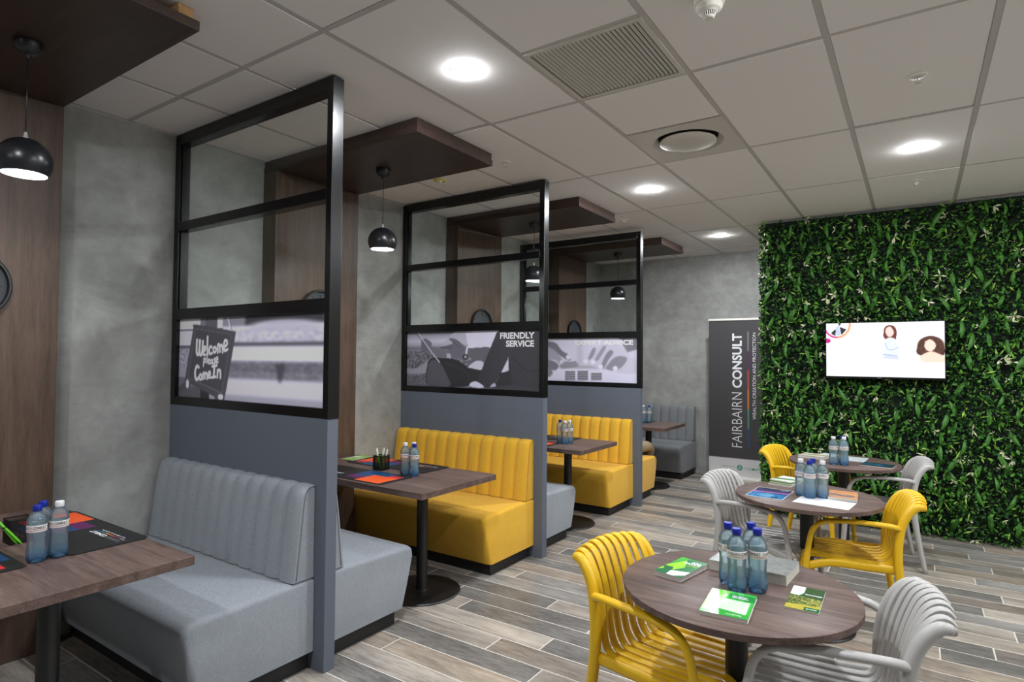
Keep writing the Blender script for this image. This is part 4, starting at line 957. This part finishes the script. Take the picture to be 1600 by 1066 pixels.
a.blob(K([(830, 350), (870, 335), (930, 350), (965, 420), (985, 480), (950, 520), (800, 520), (770, 470), (800, 400)]), (226, 232, 248), 1, 1); a.line(K([(820, 390), (850, 465), (900, 470), (965, 440)]), 1.6, (180, 190, 225)); a.line(K([(800, 520), (950, 535)]), 2.6, (176, 186, 226)); a.poly(K([(810, 530), (960, 540), (970, 575), (800, 565)]), (200, 206, 240), .8, 1)
a.ell(.89, .43, .105, .165, (92, 56, 44), 1, .15); a.blob(K([(1150, 480), (1180, 380), (1250, 330), (1330, 325), (1400, 380), (1436, 450), (1430, 520), (1380, 530), (1330, 480), (1240, 480), (1210, 530), (1160, 510)]), (70, 46, 40), 1, 1)
a.speck((np.hypot((a.u-.89)/.105, (a.v-.45)/.19) < 1).astype(float), 0, (50, 32, 30), (150, 92, 60), .5)
a.blob(K([(1240, 380), (1290, 355), (1340, 390), (1345, 440), (1310, 480), (1270, 480), (1235, 440)]), (250, 222, 206), 1, 1); a.blob(K([(1180, 540), (1270, 490), (1330, 490), (1430, 540), (1430, 600), (1220, 600)]), (252, 220, 200), 1, 2)
for (x0, y0, x1, y1) in ((260, 420, 600, 415), (600, 590, 1050, 620), (780, 655, 1000, 680), (1110, 640, 1300, 655)): a.line(K([(x0, y0), (x1, y1)]), .8, (214, 216, 226), .8)
me = art_mesh('tv_screen', a, .915, .497); me.transform(UP_Y); sc_ = obj('tv_screen', me, M['screen'], t, loc=(0, -.0012, .003))
me = text_mesh('Powerful just optimising', w=.30, h=.030); me.transform(UP_Y); M['pale_text'] = mat('pale_screen_text', C4(150, 156, 164), .5, emit=C4(224, 228, 234), es=1.4)
obj('lettering', me, M['pale_text'], sc_, loc=(-.295, -.001, -.035)); me = text_mesh('Effects', w=.08, h=.022); me.transform(UP_Y); obj('lettering', me, M['pale_text'], sc_, loc=(-.405, -.001, -.072))
me = text_mesh('SAMSUNG', w=.035, h=.006, bold=.02); me.transform(UP_Y); obj('lettering', me, M['silver'], t, loc=(-.03, -.001, -.256))

# ------------------------------------------------------------------ green wall
GW = thing('green_wall', 'artificial green foliage wall with white tipped leaves behind the television', 'plant wall', (0, 6.56, 0))
def leafmat(name, c1, c2, rough=.45):
    m = mat(name, rough=rough, spec=.3); tcn = noise(m, coords(m), 14, 2); oi = nd(m, 'ShaderNodeObjectInfo')
    gi = nd(m, 'ShaderNodeNewGeometry'); c = ramp(m, gi.outputs['Random Per Island'], [(0, c1), (1, c2)]); lk(m, c, bsdf(m).inputs['Base Color'])
    return m
M['lf_dark'] = leafmat('dark_leaf', C4(16, 44, 20), C4(40, 84, 30)); M['lf_mid'] = leafmat('mid_leaf', C4(36, 86, 28), C4(84, 140, 44))
M['lf_pale'] = leafmat('pale_leaf', C4(196, 208, 158), C4(228, 226, 196)); M['lf_fern'] = leafmat('fern_leaf', C4(56, 110, 40), C4(84, 134, 56)); M['lf_lime'] = leafmat('lime_leaf', C4(110, 160, 52), C4(150, 190, 80))
M['backing'] = mat('dark_green_mat', C4(12, 24, 14), .9)
GX0, GX1 = -1.335, 1.75
bm = bmesh.new(); box(bm, GX0+.05, GX1, 0, .018, .01, 2.955); box(bm, GX0+.05, GX0+.062, .018, .17, .01, 2.955); obj('backing_mat', bm, M['backing'], GW)
# large fern leaves, each a part
def fern_mesh(L, Wd, wav):
    bm = bmesh.new(); n = 9; rows = []
    for i in range(n+1):
        s = i/n; w_ = Wd*math.sin(PI*min(1, (s*.88+.08)))**.8*(1-.15*(i % 2))
        if i == n: w_ = .001
        z = -L*s; y = -.02-.05*math.sin(s*2.2)+.02*s
        rows.append((bm.verts.new((-w_, y+.006, z)), bm.verts.new((0, y-.003, z)), bm.verts.new((w_, y+.006, z))))
    for a_, b_ in zip(rows, rows[1:]):
        bm.faces.new((a_[0], b_[0], b_[1], a_[1])); bm.faces.new((a_[1], b_[1], b_[2], a_[2]))
    me = mesh_from(bm, 'leaf'); me.materials.append(M['lf_fern']); return me
fm = [fern_mesh(.14, .020, 0), fern_mesh(.115, .017, 0), fern_mesh(.165, .021, 0)]
cnt = 0; tries = 0; pts = []
while cnt < 290 and tries < 20000:
    tries += 1; x = rng.uniform(GX0+.06, 1.25); z = rng.uniform(.2, 2.93)
    if -.80 < x < .30 and 1.36 < z < 2.08: continue
    if any((x-a_)**2+(z-b_)**2 < .10**2 for a_, b_ in pts): continue
    pts.append((x, z)); o = obj('leaf', fm[int(rng.integers(3))], None, GW, loc=(x, -.03-rng.uniform(0, .04), z), rot=(rng.uniform(-.15, .35), rng.normal(0, .35), rng.uniform(-.6, .6))); cnt += 1
# everything smaller: joined foliage
def foliage(name, N, kind, sizes, mtl, depth, region=None, aspect=.5, droop=.5):
    V, Fc = [], []
    for i in range(N):
        side = rng.random() < .05
        z = rng.uniform(.01, 2.94)
        if side: x = GX0+.045-rng.uniform(0, .035); y = rng.uniform(-.02, .16)
        else: x = rng.uniform(GX0+.01, GX1); y = -rng.uniform(*depth)
        if not side and -.74 < x < .24 and 1.36 < z < 1.93: y = max(y, -.045) 
        c = Vector((x, y, z)); s = rng.uniform(*sizes)
        if kind == 'star':
            for k in range(int(rng.integers(4, 7))):
                a_ = rng.uniform(0, 2*PI); d = Vector((math.cos(a_), -rng.uniform(.3, .9), math.sin(a_)-.3)).normalized(); add_leaf(V, Fc, c, d, s*rng.uniform(.7, 1.1), s*.14)
        elif kind == 'dots':
            for k in range(4):
                q = c+Vector(rng.normal(0, .012, 3)); d = Vector(rng.normal(0, 1, 3)).normalized(); add_leaf(V, Fc, q, d, s, s*.45)
        else:
            d = Vector((rng.normal(0, .6), -rng.uniform(.15, 1.0), rng.normal(-droop, .5))).normalized()
            if side: d = Vector((-rng.uniform(.3, 1), rng.normal(0, .4), rng.normal(-droop, .4))).normalized()
            add_leaf(V, Fc, c, d, s, s*aspect*.5)
    me = bpy.data.meshes.new(name); me.from_pydata(V, [], Fc); me.materials.append(mtl); obj(name, me, None, GW, kind='stuff')
def add_leaf(V, Fc, c, d, L, hw):
    up = Vector(rng.normal(0, 1, 3)); s = d.cross(up)
    if s.length < 1e-3: return
    s.normalize(); n_ = s.cross(d); b = len(V); m_ = c+d*L*.5
    V += [tuple(c), tuple(m_+s*hw), tuple(m_-s*hw), tuple(m_+n_*hw*.35+d*0), tuple(c+d*L+n_*(-hw*.5))]
    Fc += [(b, b+1, b+3), (b, b+3, b+2), (b+1, b+4, b+3), (b+3, b+4, b+2)]
foliage('foliage', 17000, 'leaf', (.022, .045), M['lf_dark'], (.0, .08), aspect=.8)
foliage('foliage', 9000, 'leaf', (.025, .055), M['lf_mid'], (.03, .10), aspect=.55)
foliage('foliage', 1300, 'leaf', (.05, .09), M['lf_lime'], (.04, .09), aspect=.22, droop=.2)
foliage('foliage', 260, 'star', (.035, .07), M['lf_pale'], (.05, .10))
foliage('foliage', 520, 'dots', (.005, .010), M['lf_pale'], (.06, .10))

# ------------------------------------------------------------------ seated person, mostly hidden by the last partition
M['skin'] = mat('skin', C4(176, 122, 92), .5); M['khaki'] = mat('khaki_cotton', C4(150, 134, 108), .85); M['shirt'] = mat('pale_blue_shirt', C4(150, 168, 190), .8); M['hair'] = mat('dark_hair', C4(34, 26, 22), .6); M['shoe'] = mat('brown_shoe', C4(60, 42, 32), .5)
PR = thing('person', 'person in khaki trousers sitting on the far yellow sofa, only a knee showing', 'person', (-2.86, 6.33, 0))
V, E, Rr = [], [], []
def nv(p, r, par=None):
    V.append(p); Rr.append(r if isinstance(r, tuple) else (r, r)); i = len(V)-1
    if par is not None: E.append((par, i))
    return i
pel = nv((0, 0, .55), (.15, .11)); wa = nv((0, -.01, .72), (.13, .095), pel); chs = nv((0, -.02, .90), (.155, .11), wa); shc = nv((0, -.01, 1.01), (.12, .085), chs); nk = nv((0, .005, 1.09), .052, shc); hd0 = nv((0, .03, 1.15), (.066, .075), nk); hd1 = nv((0, .035, 1.23), (.074, .086), hd0); hd2 = nv((0, .025, 1.295), (.05, .062), hd1)
hands = []
for s in (-1, 1):
    k_ = .285 if s > 0 else -.13
    hip = nv((s*.09, .06, .53), .088, pel); kx = k_-.16 if s > 0 else k_
    knee = nv((k_, .36, .54), .062, hip); nv_ = nv((k_-.02*(s > 0), .43, .48), .055, knee); cal = nv(((k_+kx)/2, .455, .30), .050, nv_); ank = nv((kx, .455, .09), .036, cal); nv((kx+s*.005, .51, .045), .035, ank); nv((kx+s*.01, .62, .035), .03, len(V)-1)
    sh_ = nv((s*.175, -.01, .99), .055, shc); el = nv((s*.225, .08, .74), .042, sh_); wr = nv((s*.13, .30, .655), .027, el); pa = nv((s*.115, .345, .645), (.034, .017), wr); pb = nv((s*.11, .385, .640), (.034, .015), pa); hands.append((s, pb, pa))
for s, pb, pa in hands:
    for k in range(4):
        L = (.030, .036, .034, .026)[k]; xx = s*.11+(k-1.5)*.0175; b0 = V[pb]
        a_ = nv((xx, b0[1]+.016, b0[2]), .0085, pb); c_ = nv((xx, b0[1]+.016+L*.8, b0[2]-.006), .008, a_); nv((xx, b0[1]+.018+L*1.35, b0[2]-.020), .0068, c_)
    b0 = V[pa]; a_ = nv((b0[0]-s*.036, b0[1]+.012, b0[2]-.002), .0105, pa); nv((b0[0]-s*.048, b0[1]+.042, b0[2]-.008), .0085, a_)
me = bpy.data.meshes.new('body'); me.from_pydata(V, E, []); o = bpy.data.objects.new('body', me); COL.objects.link(o)
sk = o.modifiers.new('skin', 'SKIN'); sub = o.modifiers.new('sub', 'SUBSURF'); sub.levels = 2; sub.render_levels = 2
for i, sv in enumerate(me.skin_vertices[0].data): sv.radius = Rr[i]; sv.use_root = (i == 0)
dg = bpy.context.evaluated_depsgraph_get(); dg.update(); bme = bpy.data.meshes.new_from_object(o.evaluated_get(dg)); bpy.data.objects.remove(o)
for v_ in bme.vertices:       # face relief: nose, brow, chin, lips
    x, y, z = v_.co
    if y > .08 and z > 1.12:
        g_ = lambda cx, cz, sx, sz: math.exp(-((x-cx)/sx)**2-((z-cz)/sz)**2)
        v_.co.y += .016*g_(0, 1.21, .012, .02)+.006*g_(0, 1.165, .02, .008)-.008*g_(.028, 1.235, .014, .01)-.008*g_(-.028, 1.235, .014, .01)+.006*g_(0, 1.14, .02, .012)
for mm in ('skin', 'khaki', 'shirt', 'shoe'): bme.materials.append(M[mm])
for p in bme.polygons:
    c_ = p.center; p.use_smooth = True
    if c_.z > 1.06: mi = 0
    elif c_.z < .085 and c_.y > .3: mi = 3
    elif c_.z < .615 and not (c_.y > .27 and c_.z > .612): mi = 1
    elif c_.y > .26: mi = 0
    else: mi = 2
    p.material_index = mi
obj('body', bme, None, PR)
bm = bmesh.new(); bmesh.ops.create_uvsphere(bm, u_segments=24, v_segments=16, radius=.1)
for v_ in bm.verts: v_.co = Vector((v_.co.x*.86, v_.co.y*.98+.018, v_.co.z*.92+1.255))
bmesh.ops.delete(bm, geom=[v_ for v_ in bm.verts if (v_.co.y > .07 and v_.co.z < 1.285) or v_.co.z < 1.19], context='VERTS'); obj('hair', bm, M['hair'], PR, True)
for s in (-1, 1):
    bm = bmesh.new(); bmesh.ops.create_uvsphere(bm, u_segments=10, v_segments=8, radius=.011); obj('eye', bm, M['white'], PR, True, loc=(s*.028, .094, 1.236))
    bm = bmesh.new(); bmesh.ops.create_uvsphere(bm, u_segments=8, v_segments=6, radius=.005); obj('iris', bm, M['hair'], PR, True, loc=(s*.028, .1022, 1.236))
    bm = bmesh.new(); bmesh.ops.create_uvsphere(bm, u_segments=10, v_segments=8, radius=.02)
    for v_ in bm.verts: v_.co = Vector((v_.co.x*.35, v_.co.y*.7, v_.co.z*1.4))
    obj('ear', bm, M['skin'], PR, True, loc=(s*.082, .025, 1.225))
bm = B(-.02, .02, -.003, .004, -.003, .003, bev=.002); obj('mouth', bm, mat('lips', C4(140, 78, 66), .5), PR, loc=(0, .118, 1.17))
print('objects', len(bpy.data.objects))
